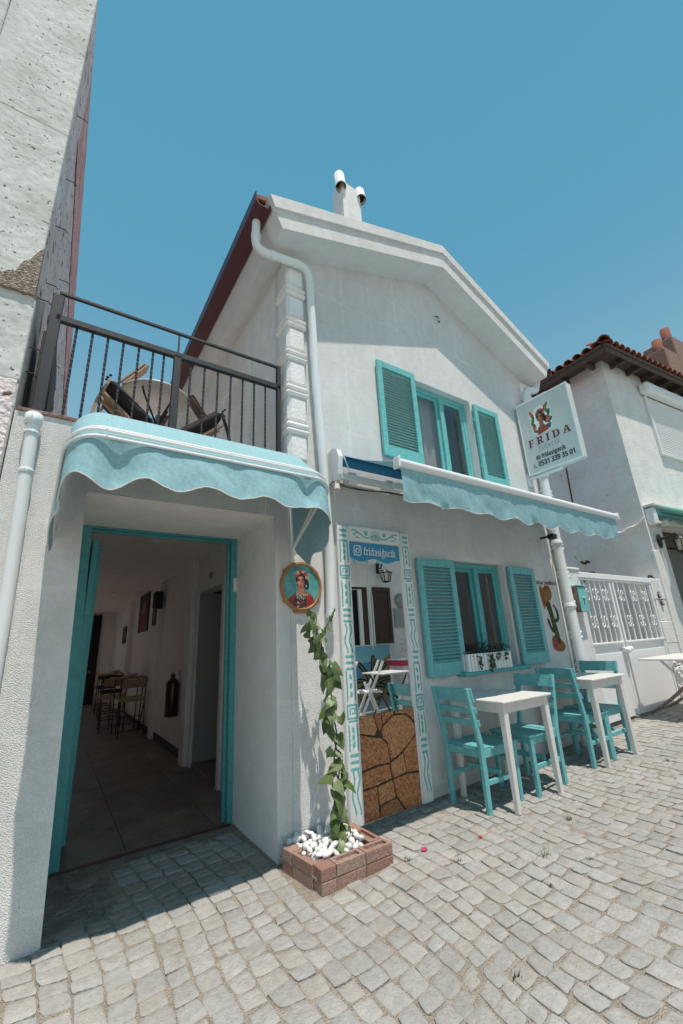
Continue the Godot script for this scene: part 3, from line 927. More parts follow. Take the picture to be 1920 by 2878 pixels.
# ---------------------------------------------------------------- the entrance block on the left
func entrance_block() -> void:
	var B := thing("entrance_block", "white rough-plastered entrance block with open turquoise doorway and roof terrace", "building")
	var w := S()
	prism(w, pv([-0.343, -0.35, 0.147, -0.35, 0.066, 2.222, -0.343, 2.222]), -0.80, 0.0)
	bx(w, V(-0.343, 2.2222, -0.80), V(1.428, 2.66, 0.0))
	prism(w, pv([1.305, 2.222, 1.322, -0.35, 1.428, -0.35, 1.428, 2.222]), -0.80, 0.0)
	put("front_wall", w, M.stucco, B)
	# the reveal is smooth plaster, laid 3 mm over the rough wall
	var rv := S()
	quad(rv, V(1.319, -0.1, 0.0), V(1.319, -0.1, -0.795), V(1.302, 2.219, -0.795), V(1.302, 2.219, 0.0))
	quad(rv, V(0.069, 2.219, -0.795), V(1.302, 2.219, -0.795), V(1.302, 2.219, 0.0), V(0.069, 2.219, 0.0))
	put("reveal", rv, M.soffit, B)
	var cop := S()
	bx(cop, V(-0.33, 2.661, -0.22), V(1.41, 2.684, 0.012), 0.004)
	put("coping", cop, M.chim, B)
	var ter := S()
	bx(ter, V(-0.343, 2.5, -1.6), V(1.428, 2.655, -0.801))
	bx(ter, V(-0.02, 2.5, -3.4), V(1.428, 2.655, -1.601))
	for q in [[0.34, -4.4, -3.401], [0.40, -6.0, -4.401], [0.48, -7.8, -6.001], [0.58, -11.4, -7.801]]:
		bx(ter, V(q[0], 2.5, q[1]), V(1.428, 2.655, q[2]))
	put("terrace_slab", ter, M.oldwhite, B)  # cut back in steps, out of view, for the added light well
	# door frame
	var df := S()
	prism(df, pv([0.045, 2.262, 0.152, 2.262, 0.222, -0.06, 0.12, -0.06]), -0.872, -0.802)
	prism(df, pv([1.254, 2.21, 1.308, 2.21, 1.332, -0.06, 1.28, -0.06]), -0.872, -0.802)
	bx(df, V(0.148, 2.205, -0.872), V(1.306, 2.262, -0.8025))
	var frame := put("door_frame", df, M.tealdoor, B)
	var df2 := S()
	prism(df2, pv([1.236, 2.205, 1.257, 2.205, 1.283, -0.05, 1.262, -0.05]), -0.895, -0.865)
	bx(df2, V(0.16, 2.188, -0.895), V(1.25, 2.207, -0.868))
	put("door_stop", df2, M.tealdoor, frame)
	var cls := S()
	box(cls, V(1.29, 1.80, -0.79), V(0.03, 0.12, 0.03), 0.005)
	tube(cls, [V(1.29, 1.86, -0.78), V(1.29, 1.74, -0.78)], 0.012, 8)
	put("hinge", cls, M.trim, frame)
	var thr := S()
	bx(thr, V(0.17, -0.03, -0.80), V(1.30, 0.012, -0.765), 0.004)
	put("threshold", thr, M.maroon, B)
	# open leaf, folded back along the passage wall
	for s in [[0.176, 0.215, -1.32, -0.875], [0.222, 0.256, -1.62, -1.10]]:
		var lf := S()
		box(lf, V((s[0] + s[1]) / 2, 1.09, (s[2] + s[3]) / 2), V(s[1] - s[0], 2.10, s[3] - s[2]), 0.004)
		for k in 3:
			box(lf, V(s[0] - 0.004, 0.45 + k * 0.66, (s[2] + s[3]) / 2), V(0.012, 0.5, (s[3] - s[2]) * 0.6), 0.004)
		var door := put("door_leaf", lf, M.tealdoor, B)
		if s[0] < 0.2:
			var hd := S()
			box(hd, V(0.222, 1.12, -1.24), V(0.012, 0.17, 0.04), 0.004)
			tube(hd, [V(0.225, 1.15, -1.24), V(0.275, 1.15, -1.24), V(0.275, 1.15, -1.14)], 0.011, 8)
			put("handle", hd, M.black, door)
	# passage: floor, walls, ceiling, all with thickness
	var g := S()
	bx(g, V(-0.1, -0.3, -11.4), V(1.7, -0.006, -0.80))
	var bed := put("passage_floor", g, M.grout, B)
	var z := -0.802
	var fi := 0
	while z > -11.2:
		for c in [[0.0, 0.60], [0.604, 1.204], [1.208, 1.66]]:
			var t := S()
			bx(t, V(c[0], -0.02, z - 0.597), V(c[1], 0.0 + 0.0012 * (fi % 3), z), 0.0015)
			put("floor_tile", t, M.floor, bed)
			fi += 1
		z -= 0.60
	var pw := S()
	bx(pw, V(-0.2, -0.3, -1.6), V(0.03, 2.5, -0.80))
	for k in 2:
		bx(pw, V(-0.02, -0.3, -1.75 - k * 1.5 - 0.12), V(0.03, 2.42, -1.75 - k * 1.5))
	put("passage_wall", pw, M.inside, B)
	var lw := S()
	bx(lw, V(-0.36, -0.3, -11.4), V(-0.101, -0.01, -1.6))
	put("added_light_well_floor", lw, M.smooth, B)  # unseen light well, added to brighten the passage; white floor bounces light
	var pr := S()
	var tt := Transform3D(Basis(Vector3.BACK, Vector3.UP, Vector3.LEFT), Vector3.ZERO)   # local x runs along z
	var R := S()
	for q in [[-11.4, -2.66], [-1.72, -0.875]]:
		bx(R, V(1.50, -0.3, q[0]), V(1.66, 2.5, q[1]))
	bx(R, V(1.50, 1.955, -2.66), V(1.66, 2.5, -1.72))
	put("passage_wall", R, M.inside, B)
	var ce := S()
	bx(ce, V(-0.02, 2.42, -3.4), V(1.66, 2.499, -0.875))
	for q in [[0.34, -4.4, -3.401], [0.40, -6.0, -4.401], [0.48, -7.8, -6.001], [0.58, -11.4, -7.801]]:
		bx(ce, V(q[0], 2.42, q[1]), V(1.66, 2.499, q[2]))
	bx(ce, V(0.03, 2.265, -0.90), V(1.5, 2.42, -0.872))
	put("ceiling", ce, M.inside, B)  # hidden left side kept open so the added well lets daylight in
	for q in [[1.425, 1.5, -2.95], [1.44, 1.53, -4.98], [1.40, 1.53, -8.0]]:
		var pl := S()
		bx(pl, V(q[0], -0.05, q[2]), V(q[1], 2.42, q[2] + 0.2))
		put("pilaster", pl, M.inside, B)
	var cs := S()
	bx(cs, V(1.478, 0.0, -2.73), V(1.51, 2.03, -2.66))
	bx(cs, V(1.478, 0.0, -1.72), V(1.51, 2.03, -1.65))
	bx(cs, V(1.478, 1.955, -2.66), V(1.51, 2.03, -1.72))
	put("door_casing", cs, M.inside, B)
	var rm := S()
	bx(rm, V(1.505, 0.052, -2.66), V(2.25, 1.953, -2.62), 0.003)
	put("side_door", rm, M.sidedoor, B)
	var st2 := S()
	bx(st2, V(1.50, 0.0, -2.66), V(1.78, 0.05, -1.72))
	put("side_step", st2, M.floor, B)
	var bb := S()
	bx(bb, V(1.488, 0.0, -4.78), V(1.5, 0.10, -2.95))
	bx(bb, V(1.488, 0.0, -7.8), V(1.5, 0.10, -4.98))
	put("skirting", bb, M.grout, B)
	var en := S()
	bx(en, V(-0.2, -0.3, -11.5), V(1.66, 2.5, -11.4))
	put("passage_wall", en, M.inside, B)
	var ed := S()
	bx(ed, V(0.03, 0.0, -11.38), V(1.15, 2.36, -11.33))
	put("far_door", ed, M.dark, B)
	for s in [[0.82, -2.0], [0.89, -6.5], [0.85, -4.2]]:
		var sp := S()
		lathe(sp, [Vector2(0.05, 0.0), Vector2(0.05, 0.008), Vector2(0.0, 0.012)], 14, Transform3D(Basis(Vector3.RIGHT, PI), V(s[0], 2.4198, s[1])))
		put("ceiling_spot", sp, M.trim, B)
	# rain pipe at the left edge
	var lp := S()
	tube(lp, [V(-0.245, 2.64, 0.05), V(-0.236, 2.30, 0.05), V(-0.228, 2.03, 0.05), V(-0.215, 1.5, 0.05), V(-0.20, 0.4, 0.05), V(-0.195, -0.05, 0.05)], 0.032, 14)
	var lpo := put("downpipe", lp, M.pipe, B)
	for q in [[2.56, 0.044, 0.07], [2.50, 0.04, 0.02], [2.26, 0.037, 0.03]]:
		var c := S()
		lathe(c, [Vector2(0.034, 0), Vector2(q[1], 0.004), Vector2(q[1], q[2] - 0.004), Vector2(0.034, q[2])], 16)
		put("collar", c, M.pipe, lpo, V(-0.243 + (2.5 - q[0]) * 0.03, q[0], 0.05))
	var lo := S()
	tube(lo, [V(1.80, 2.03, 0.02), V(1.79, 1.95, 0.03), V(1.785, 1.80, 0.03), V(1.795, 1.72, 0.03), V(1.81, 1.80, 0.03), V(1.81, 1.95, 0.03)], 0.006, 6)
	put("cable_loop", lo, M.trim, B)

# ---------------------------------------------------------------- concrete building at the left
func concrete_building() -> void:
	var C := thing("concrete_building", "tall bare concrete building with rusty reinforcement pins at the left edge", "building")
	var w := S()
	# board-marked face: shallow steps between pours
	for s in [[2.86, 3.46, -0.004], [3.48, 4.95, 0.012], [4.955, 6.75, 0.006], [-0.35, 2.85, -0.012]]:
		var a: float = s[0]
		var b: float = s[1]
		for q in [[-3.5, -0.86, 0.004], [-0.858, -0.352 - (0.01 if a > 3.4 else 0.0), 0.0]]:
			bx(w, V(q[0], a, -0.6), V(q[1], b - 0.004, s[2] + q[2]), 0.006)
	put("face_pour", w, M.concrete, C)
	var lip := S()
	var pts := PackedVector2Array()
	for i in 22:
		pts.append(Vector2(-0.36 - i * 0.03, 3.47 + 0.006 * sin(i * 2.3)))
	for i in 22:
		var k := 21 - i
		pts.append(Vector2(-0.36 - k * 0.03, 3.56 + 0.035 * sin(k * 0.9) + 0.02 * sin(k * 2.7) + (0.30 * exp(-k * 0.35))))
	prism(lip, pts, -0.02, 0.019)
	put("honeycombed_concrete", lip, M.conc_rough, C)
	var sd := S()
	bx(sd, V(-3.5, -0.35, -14.0), V(-0.372, 5.75, -0.3))
	put("side_wall", sd, M.conc_side, C)
	var sd2 := S()
	bx(sd2, V(-0.9, -0.35, -0.6), V(-0.362, 6.75, -0.006))
	put("corner_column", sd2, M.conc_side, C)
	var tp := S()
	bx(tp, V(-3.5, 5.752, -14.0), V(-0.364, 6.75, -0.6))
	put("slab_edge", tp, M.pink, C)
	var lb := S()
	bx(lb, V(-0.371, 5.745, -14.0), V(-0.366, 5.765, -0.6))
	for k in 26:
		var lz := -0.7 - k * 0.42 - rng.randf() * 0.3
		box(lb, V(-0.3715, 5.72 + rng.randf_range(-0.5, 0.35) * (k % 3), lz), V(0.004, rng.randf_range(0.02, 0.07), rng.randf_range(0.15, 0.6)), 0.0)
	put("slab_joint", lb, M.rust, C)
	for s in [[3.55, -0.10], [3.9, -0.35], [3.18, -0.12], [3.02, -0.16], [4.35, -0.25], [4.9, -0.3], [5.5, -0.2], [3.3, -0.9], [3.6, -1.4], [4.2, -1.9], [3.5, -2.2], [3.9, -2.8], [4.7, -1.2]]:
		var r := S()
		tube(r, [V(-0.37, s[0], s[1]), V(-0.30, s[0] - 0.006, s[1] + 0.004), V(-0.285, s[0] - 0.02, s[1])], 0.004, 6)
		put("reinforcement_pin", r, M.rust, C)
	# stacked dark boards leaning on it behind the railing
	var bd := S()
	for k in 3:
		box(bd, V(-0.30 + k * 0.03, 3.05, -0.5 - k * 0.1), V(0.018, 0.75, 0.5), 0.003)
	meta(put("leaning_boards", bd, M.brown, self), "dark boards leaning behind the left end of the terrace railing", "boards")

# ---------------------------------------------------------------- canopy over the doorway
func hoop(ang: float, rad: float, xl: float, xr: float, rc: float) -> Array:   # U-shaped hoop turning on the two wall pivots
	var o := []
	var e := V(0, cos(ang), sin(ang))
	var base := V(0, 1.97, 0.03)
	for i in 9:
		o.append(base + V(xl - 0.02 * (1.0 - i / 8.0), 0, 0) + e * (rad - rc) * i / 8.0)
	for i in range(1, 8):
		var a := PI / 2 * i / 8.0
		o.append(base + V(xl + rc - rc * cos(a), 0, 0) + e * (rad - rc + rc * sin(a)))
	for i in 33:
		o.append(base + V(lerpf(xl + rc, xr - rc, i / 32.0), 0, 0) + e * rad)
	for i in range(1, 8):
		var a := PI / 2 * i / 8.0
		o.append(base + V(xr - rc + rc * sin(a), 0, 0) + e * (rad - rc + rc * cos(a)))
	for i in range(8, -1, -1):
		o.append(base + V(xr + 0.03 * (1.0 - i / 8.0), 0, 0) + e * (rad - rc) * i / 8.0)
	return o

func canopy() -> void:
	var C := thing("door_canopy", "pale turquoise folding hoop canopy with scalloped valance over the doorway", "canopy")
	var a := [0.03, 1.0, 1.10]
	var hp := []
	for i in 3:
		hp.append(hoop(a[i], 0.705, -0.055, 1.415, 0.15))
		var t := S()
		tube(t, hp[i], 0.012 if i else 0.009, 8)
		put("hoop", t, M.trim, C)
	var mid := hoop(0.54, 0.69, -0.055, 1.415, 0.15)
	var top := S()
	sweep_sheet(top, [hp[0], mid, hp[1]])
	put("cover", top, M.cloth, C)
	var strip := S()
	sweep_sheet(strip, [hp[1], hp[2]])
	put("cover_band", strip, M.cloth, C)
	# valance: hangs from the front hoop, scalloped, with slack folds at the corners
	var n: int = hp[2].size()
	var s := 0.0
	var rows := []
	var wob := FastNoiseLite.new()
	wob.seed = 5
	wob.frequency = 3.2
	var tang := V(0, -sin(1.10), cos(1.10))
	var nor := V(0, cos(1.10), sin(1.10))
	for j in 9:
		rows.append([])
	var path := []
	for i in n - 1:
		for k in 3:
			path.append(hp[2][i].lerp(hp[2][i + 1], k / 3.0))
	path.append(hp[2][n - 1])
	var total := 0.0
	for i in range(1, path.size()):
		total += path[i].distance_to(path[i - 1])
	for i in path.size():
		if i > 0:
			s += path[i].distance_to(path[i - 1])
		var p: Vector3 = path[i]
		var front := smoothstep(0.42, 0.62, s) * smoothstep(0.42, 0.62, total - s)
		var ln := lerpf(0.275, 0.235, front) + lerpf(0.03, 0.020 + 0.008 * sin(s * 3.0), front) * cos((s - 0.18) * TAU / 0.315)
		ln *= smoothstep(-0.06, 0.16, minf(s, total - s))
		var dirn := tang.lerp(V(0, -1.0, 0.12), front * 0.75).normalized()
		var c1 := exp(-pow((p.x - 0.17) / 0.10, 2)) * front
		var c2 := exp(-pow((p.x - 1.22) / 0.07, 2)) * front
		var w1 := wob.get_noise_1d(s * 1.0)
		for j in 9:
			var t := j / 8.0
			var f := nor * (0.012 * sin(s * TAU / 0.315 + 0.6) * t * front - 0.055 * c1 * sin(t * 2.2) - 0.05 * c2 * sin(t * 2.4))
			if front < 0.5:
				f = V(0.012 * sin(s * 17.0) * t, 0, 0)
			f += nor * 0.012 * wob.get_noise_2d(s * 1.6, t * 0.5) * minf(1.0, t * 3.0)
			rows[j].append(p + dirn * (ln + 0.012 * w1) * t + f + nor * 0.013)
	var vs := S()
	sweep_sheet(vs, rows)
	var vo := put("valance", vs, M.cloth, C)
	var pp := S()
	tube(pp, rows[8], 0.0032, 5)
	put("piping", pp, M.piping, vo)
	var rails := S()
	for q in [[1.055, 0.722], [1.13, 0.722]]:
		tube(rails, hoop(q[0], q[1], -0.066, 1.426, 0.155), 0.0085, 6)
	put("clamp_rail", rails, M.trim, C)
	var sc := S()
	for x in [0.10, 0.72, 1.25]:
		for q in [0.93, 1.055, 1.13]:
			ball(sc, V(x, 1.97 + cos(q) * 0.731, 0.03 + sin(q) * 0.731), V(0.004, 0.004, 0.004), 6, 4)
	put("screws", sc, M.pipe, C)
	for x in [-0.075, 1.445]:
		var b := S()
		box(b, V(x, 1.96, 0.022), V(0.03, 0.10, 0.045), 0.006)
		put("pivot_bracket", b, M.trim, C)
	var cord := S()
	tube(cord, [V(1.0, 2.2, 0.55), V(1.12, 2.05, 0.2), V(1.29, 1.82, -0.76)], 0.0025, 5)
	put("pull_cord", cord, M.piping, C)

# ---------------------------------------------------------------- awning over the tables
func awning() -> void:
	var A := thing("window_awning", "retractable blue awning with white front bar and scalloped valance over the tables", "awning")
	var x0 := 1.86
	var x1 := 5.0
	var rl := S()
	tube(rl, [V(x0, 2.762, 0.10), V(x1, 2.762, 0.10)], 0.048, 18)
	put("roller", rl, M.rollcloth, A)
	var rows := []
	for j in 7:
		var t := j / 6.0
		var row := []
		for i in 33:
			row.append(V(lerpf(x0 + 0.015, x1 - 0.015, i / 32.0), lerpf(2.811, 2.464, t) - 0.018 * sin(t * PI), lerpf(0.10, 0.815, t)))
		rows.append(row)
	var fb := S()
	sweep_sheet(fb, rows)
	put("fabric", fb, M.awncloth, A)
	var bar := S()
	tube(bar, [V(x0 - 0.015, 2.445, 0.83), V(x1 + 0.015, 2.445, 0.83)], 0.034, 16)
	var bo := put("front_bar", bar, M.trim, A)
	for x in [x0 - 0.02, x1 + 0.02]:
		var ec := S()
		box(ec, V(x, 2.442, 0.832), V(0.02, 0.085, 0.075), 0.008)
		put("end_cap", ec, M.trim, bo)
	var wb := FastNoiseLite.new()
	wb.seed = 9
	wb.frequency = 2.2
	var vr := []
	for j in 7:
		var row := []
		var t := j / 6.0
		for i in 161:
			var u := i / 160.0
			var x := lerpf(x0 + 0.01, x1 - 0.01, u)
			var ln: float = 0.238 + 0.006 * wb.get_noise_1d(x) + (0.017 + 0.006 * sin(x * 2.1)) * cos((x - 1.93) * TAU / 0.345)
			var z: float = 0.835 + t * (0.022 * wb.get_noise_2d(x * 1.5, t * 0.4) + 0.012 * wb.get_noise_2d(x * 5.0, t * 1.5 + 4.0)) - 0.015 * t * t
			row.append(V(x, 2.42 - ln * t, z))
		vr.append(row)
	var vs := S()
	sweep_sheet(vs, vr)
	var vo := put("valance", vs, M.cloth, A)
	var pp := S()
	tube(pp, vr[6], 0.003, 5)
	put("piping", pp, M.piping, vo)
	var tb := S()
	box(tb, V((x0 + 4.93) / 2, 2.615, 0.10), V(4.93 - x0, 0.052, 0.045), 0.004)
	put("torsion_bar", tb, M.pipe, A)
	for x in [x0 - 0.03, x1 + 0.0]:
		var e := S()
		var pr := pv([0.0, 2.565, 0.13, 2.565, 0.15, 2.61, 0.165, 2.77, 0.14, 2.84, 0.08, 2.865, 0.0, 2.85])
		prism(e, pr, -0.022, 0.022, Transform3D(Basis(Vector3.BACK, Vector3.UP, Vector3.LEFT), V(x, 0, 0)))
		put("end_bracket", e, M.trim, A)
	for x in [2.0, 2.42, 3.4, 4.4]:
		var b := S()
		box(b, V(x, 2.62, 0.05), V(0.085, 0.11, 0.10), 0.008)
		put("wall_bracket", b, M.pipe, A)
	for s in [[2.46, 3.30, 2.75], [4.45, 3.65, 4.15]]:
		var m := S()
		var p0 := V(s[0], 2.60, 0.13)
		var p1 := V(s[1], 2.53, 0.44)
		var p2 := V(s[2], 2.44, 0.80)
		tube(m, [p0, p1], 0.022, 4)
		tube(m, [p1, p2], 0.018, 4)
		ball(m, p1, V(0.03, 0.03, 0.03), 8, 5)
		box(m, p0, V(0.12, 0.075, 0.08), 0.012)
		put("folding_arm", m, M.pipe, A)
	var cr := S()
	tube(cr, [V(x0 + 0.01, 2.77, 0.16), V(x0 + 0.03, 2.69, 0.175), V(x0 + 0.045, 2.63, 0.18), V(x0 + 0.03, 2.605, 0.185), V(x0 + 0.015, 2.625, 0.185)], 0.006, 6)
	lathe(cr, [Vector2(0.0, 0), Vector2(0.03, 0.0), Vector2(0.03, 0.03), Vector2(0.0, 0.03)], 12, Transform3D(Basis(Vector3.BACK, PI / 2), V(x0 - 0.0, 2.765, 0.135)))
	put("crank_eye", cr, M.pipe, A)
	var wire := S()
	for k in 2:
		var pts := []
		for i in 25:
			var t := i / 24.0
			pts.append(V(lerpf(1.80, 4.95, t), 2.565 - 0.018 * sin(t * 9.0 + k) - 0.012 * sin(t * 23.0) - 0.01 * k, 0.075 + 0.015 * k))
		tube(wire, pts, 0.0042, 5)
	tube(wire, [V(1.80, 2.56, 0.08), V(1.77, 2.52, 0.05), V(1.72, 2.46, 0.02)], 0.0042, 5)
	meta(put("loose_wire", wire, M.brown, self), "loose brown wire slung under the blue awning along the wall", "wire")
	var kn := S()
	tube(kn, [V(1.825, 2.56, 0.10), V(1.815, 2.48, 0.115)], [0.018, 0.027], 10)
	meta(put("bare_lamp_socket", kn, M.piping, self), "small bare lamp socket hanging at the left end of the blue awning", "lamp socket")
	var fl := S()
	box(fl, V(4.90, 2.37, 0.15), V(0.10, 0.06, 0.08), 0.01)
	bx(fl, V(4.89, 2.37, 0.0), V(4.92, 2.39, 0.12))
	meta(put("floodlight", fl, M.black, self), "small black floodlight on the wall beside the right rain pipe", "floodlight")

# ---------------------------------------------------------------- painted mirror frame
func post_print(sd: int) -> StandardMaterial3D:
	var im := Image.create(72, 1320, false, Image.FORMAT_RGB8)
	im.fill(Color(0.885, 0.88, 0.875))
	var n := noise_img(0.03, 3, FastNoiseLite.TYPE_SIMPLEX, sd, 256)
	var teal := lin(0.15, 0.43, 0.41)
	var Y := func(y: float) -> float: return (2.2 - y) / 2.14 * 1320.0
	var dashes := func(y: float) -> void:
		for k in 3:
			p_line(im, [Vector2(18, Y.call(y) + k * 27), Vector2(55, Y.call(y) + k * 27 + 1)], 14 - k, teal, 0.15)
	var rails := func(a: float, b: float) -> void:
		for x in [12.0, 60.0]:
			p_line(im, [Vector2(x, Y.call(a)), Vector2(x + 2, (Y.call(a) + Y.call(b)) / 2), Vector2(x, Y.call(b))], 8.5, teal, 0.2)
		for k in 3:
			p_ell(im, 37, lerpf(Y.call(a), Y.call(b), 0.2 + 0.3 * k), 8, 14, teal, 0.2 * (k - 1))
	var spiral := func(a: float, b: float) -> void:
		var t: float = Y.call(a)
		var u: float = Y.call(b)
		p_line(im, [Vector2(9, t), Vector2(64, t), Vector2(64, u), Vector2(9, u), Vector2(9, t)], 9, teal)
		var q := 15.0
		p_line(im, [Vector2(24, u - q - 2), Vector2(24, t + q), Vector2(51, t + q), Vector2(51, u - q - 4), Vector2(37, u - q - 4), Vector2(37, t + q + 18)], 6.5, teal)
		p_line(im, [Vector2(14, u + 12), Vector2(60, u + 12)], 8, teal)
	var waves := func(a: float, b: float) -> void:
		for x in [22.0, 50.0]:
			var pts := []
			for k in 24:
				var t := k / 23.0
				pts.append(Vector2(x + 8.0 * sin(t * 2.6 * PI), lerpf(Y.call(a), Y.call(b), t)))
			p_line(im, pts, 8.5, teal, 0.2)
	dashes.call(2.165)
	rails.call(2.07, 1.90)
	spiral.call(1.865, 1.785)
	rails.call(1.735, 1.545)
	dashes.call(1.515)
	waves.call(1.405, 1.195)
	dashes.call(1.165)
	rails.call(1.06, 0.855)
	spiral.call(0.825, 0.735)
	rails.call(0.69, 0.53)
	dashes.call(0.495)
	waves.call(0.40, 0.13)
	for y in 1320:
		for x in 72:
			im.set_pixel(x, y, im.get_pixel(x, y) * (0.93 + 0.1 * n.get_pixel((x * 3) % 256, y % 256).r))
	return print_mat(im, 0.6)

func board_print() -> StandardMaterial3D:
	var im := Image.create(520, 104, false, Image.FORMAT_RGB8)
	im.fill(Color(0.885, 0.88, 0.875))
	var teal := lin(0.15, 0.43, 0.41)
	for side in [0, 1]:
		var X := func(x: float) -> float: return x if side == 0 else 520.0 - x
		var big := []
		for k in 30:
			var t := k / 29.0
			big.append(Vector2(X.call(28 + t * 205), 52 + 25 * cos(t * PI * 1.55 + 2.8)))
		p_line(im, big, 10, teal, 0.1)
		var sm := []
		for k in 14:
			var t := k / 13.0
			sm.append(Vector2(X.call(42 + t * 62), 62 - 17 * sin(t * PI * 0.8)))
		p_line(im, sm, 9, teal)
		p_line(im, [Vector2(X.call(62), 82), Vector2(X.call(78), 74), Vector2(X.call(98), 83)], 8, teal)
		for k in 3:
			p_line(im, [Vector2(X.call(165), 52), Vector2(X.call(148 + 17 * k), 28)], 9, teal)
		p_ell(im, X.call(165), 48, 15, 12, teal)
	p_line(im, [Vector2(222, 60), Vector2(224, 86), Vector2(296, 86), Vector2(298, 60)], 10, teal)
	for k in 5:
		p_line(im, [Vector2(260 + (k - 2) * 12, 72), Vector2(260 + (k - 2) * 20, 16 + 8 * absf(k - 2))], 7, teal)
	p_ell(im, 260, 58, 15, 17, teal)
	return print_mat(im, 0.6)

func mirror() -> void:
	var F := thing("framed_mirror", "tall mirror in white frame painted with turquoise patterns, brown stone panel below", "mirror")
	var k := 0
	for s in [[1.845, 1.962], [2.532, 2.635]]:
		var b := S()
		bx(b, V(s[0], 0.062, 0.001), V(s[1], 2.20, 0.034), 0.003)
		var po := put("post", b, M.trim, F)
		var q := S()
		uvquad(q, V(s[0] + 0.004, 0.066, 0.0362), V(s[1] - 0.004, 0.066, 0.0362), V(s[1] - 0.004, 2.196, 0.0362), V(s[0] + 0.004, 2.196, 0.0362))
		put("painted_pattern", q, post_print(151 + k), po)
		k += 1
	var tb := S()
	bx(tb, V(1.963, 2.083, 0.001), V(2.531, 2.212, 0.030), 0.003)
	var to := put("top_board", tb, M.trim, F)
	var tq := S()
	uvquad(tq, V(1.967, 2.087, 0.0322), V(2.527, 2.087, 0.0322), V(2.527, 2.208, 0.0322), V(1.967, 2.208, 0.0322))
	put("painted_pattern", tq, board_print(), to)
	var mg := S()
	bx(mg, V(1.963, 0.74, 0.002), V(2.531, 2.082, 0.012))
	put("mirror_pane", mg, M.mirror, F)
	var bd := S()
	for x in [1.963, 2.523]:
		bx(bd, V(x, 0.06, 0.0125), V(x + 0.008, 2.082, 0.022), 0.002)
	put("bead", bd, M.trim, F)
	# printed blue valance across the top of the mirror
	var rows := [[], [], []]
	for i in 49:
		var t := i / 48.0
		var x := lerpf(1.968, 2.526, t)
		var y1 := 1.925 + 0.016 * cos(t * TAU * 2.0 + 0.5)
		var z := 0.0150 + 0.0012 * sin(t * 11.0)
		rows[0].append(V(x, 2.078, 0.0150))
		rows[1].append(V(x, (2.078 + y1) / 2, z))
		rows[2].append(V(x, y1, z))
	var vs := S()
	sweep_sheet(vs, rows)
	var vo := put("blue_valance", vs, M.blue, F)
	var pp := S()
	tube(pp, rows[2], 0.0016, 5)
	put("piping", pp, M.trim, vo)
	text("lettering", "fridasiğacik", M.ink_white, vo, Transform3D(Basis(), V(2.297, 2.002, 0.0185)), 0.088, "Droid Serif", false, 0.355)
	var ic := S()
	var rr := []
	for i in 41:
		var a := TAU * i / 40.0
		var p := Vector2(cos(a), sin(a))
		var m := pow(pow(absf(p.x), 5.0) + pow(absf(p.y), 5.0), -0.2)
		rr.append(V(2.055 + p.x * m * 0.036, 2.005 + p.y * m * 0.040, 0.0185))
	tube(ic, rr, 0.0034, 4, false)
	rr = []
	for i in 25:
		rr.append(V(2.055 + 0.018 * cos(TAU * i / 24.0), 2.005 + 0.020 * sin(TAU * i / 24.0), 0.0185))
	tube(ic, rr, 0.0032, 4, false)
	ball(ic, V(2.077, 2.030, 0.0185), V(0.0035, 0.0035, 0.002), 6, 4)
	put("camera_icon", ic, M.ink_white, vo)
	# flagstones
	var mo := S()
	bx(mo, V(1.963, 0.06, 0.001), V(2.531, 0.7395, 0.006))
	var panel := put("stone_panel", mo, M.mortar, F)
	var polys := [[0, 0.0, 0.24, 0.0, 0.30, 0.16, 0.24, 0.21, 0, 0.16], [0.27, 0.0, 0.385, 0.0, 0.40, 0.12, 0.355, 0.18, 0.33, 0.15], [0.41, 0.0, 0.62, 0.0, 0.60, 0.03, 0.42, 0.11], [0.65, 0.0, 1.0, 0.0, 1.0, 0.14, 0.86, 0.045, 0.66, 0.025],
		[0.43, 0.135, 0.62, 0.05, 0.84, 0.065, 0.985, 0.17, 1.0, 0.27, 0.72, 0.425, 0.52, 0.49, 0.48, 0.31, 0.40, 0.25, 0.385, 0.19], [0, 0.185, 0.24, 0.235, 0.38, 0.265, 0.455, 0.33, 0.485, 0.51, 0.30, 0.50, 0, 0.525], [0, 0.55, 0.29, 0.525, 0.465, 0.53, 0.485, 0.60, 0.50, 0.665, 0.26, 0.69, 0, 0.695],
		[0.51, 0.52, 0.725, 0.455, 0.765, 0.64, 0.535, 0.665, 0.505, 0.59], [0.75, 0.44, 1.0, 0.30, 1.0, 0.665, 0.785, 0.645], [0, 0.72, 0.235, 0.715, 0.25, 1.0, 0, 1.0], [0.26, 0.715, 0.50, 0.69, 0.545, 0.85, 0.275, 0.885], [0.53, 0.69, 0.765, 0.67, 1.0, 0.69, 1.0, 1.0, 0.71, 1.0, 0.575, 0.85], [0.28, 0.91, 0.555, 0.875, 0.675, 1.0, 0.275, 1.0]]
	for p in polys:
		var pts := PackedVector2Array()
		for i in range(0, p.size(), 2):
			pts.append(Vector2(1.972 + p[i] * 0.551, 0.736 - p[i + 1] * 0.672))
		var fine := PackedVector2Array()
		for i in pts.size():
			var a := pts[i]
			var b := pts[(i + 1) % pts.size()]
			for j in 3:
				var q := a.lerp(b, j / 3.0)
				if j > 0:
					q += (b - a).orthogonal().normalized() * rng.randf_range(-0.004, 0.004)
				fine.append(q)
		var st := S()
		var inner: Array = Geometry2D.offset_polygon(fine, 0.0026)
		if inner.is_empty():
			continue
		var top: Array = Geometry2D.offset_polygon(inner[0], -0.0025)
		prism(st, inner[0], 0.004, 0.0125)
		if not top.is_empty():
			prism(st, top[0], 0.0125, 0.0155)
		put("flagstone", st, M["flag%d" % rng.randi_range(0, 2)], panel)

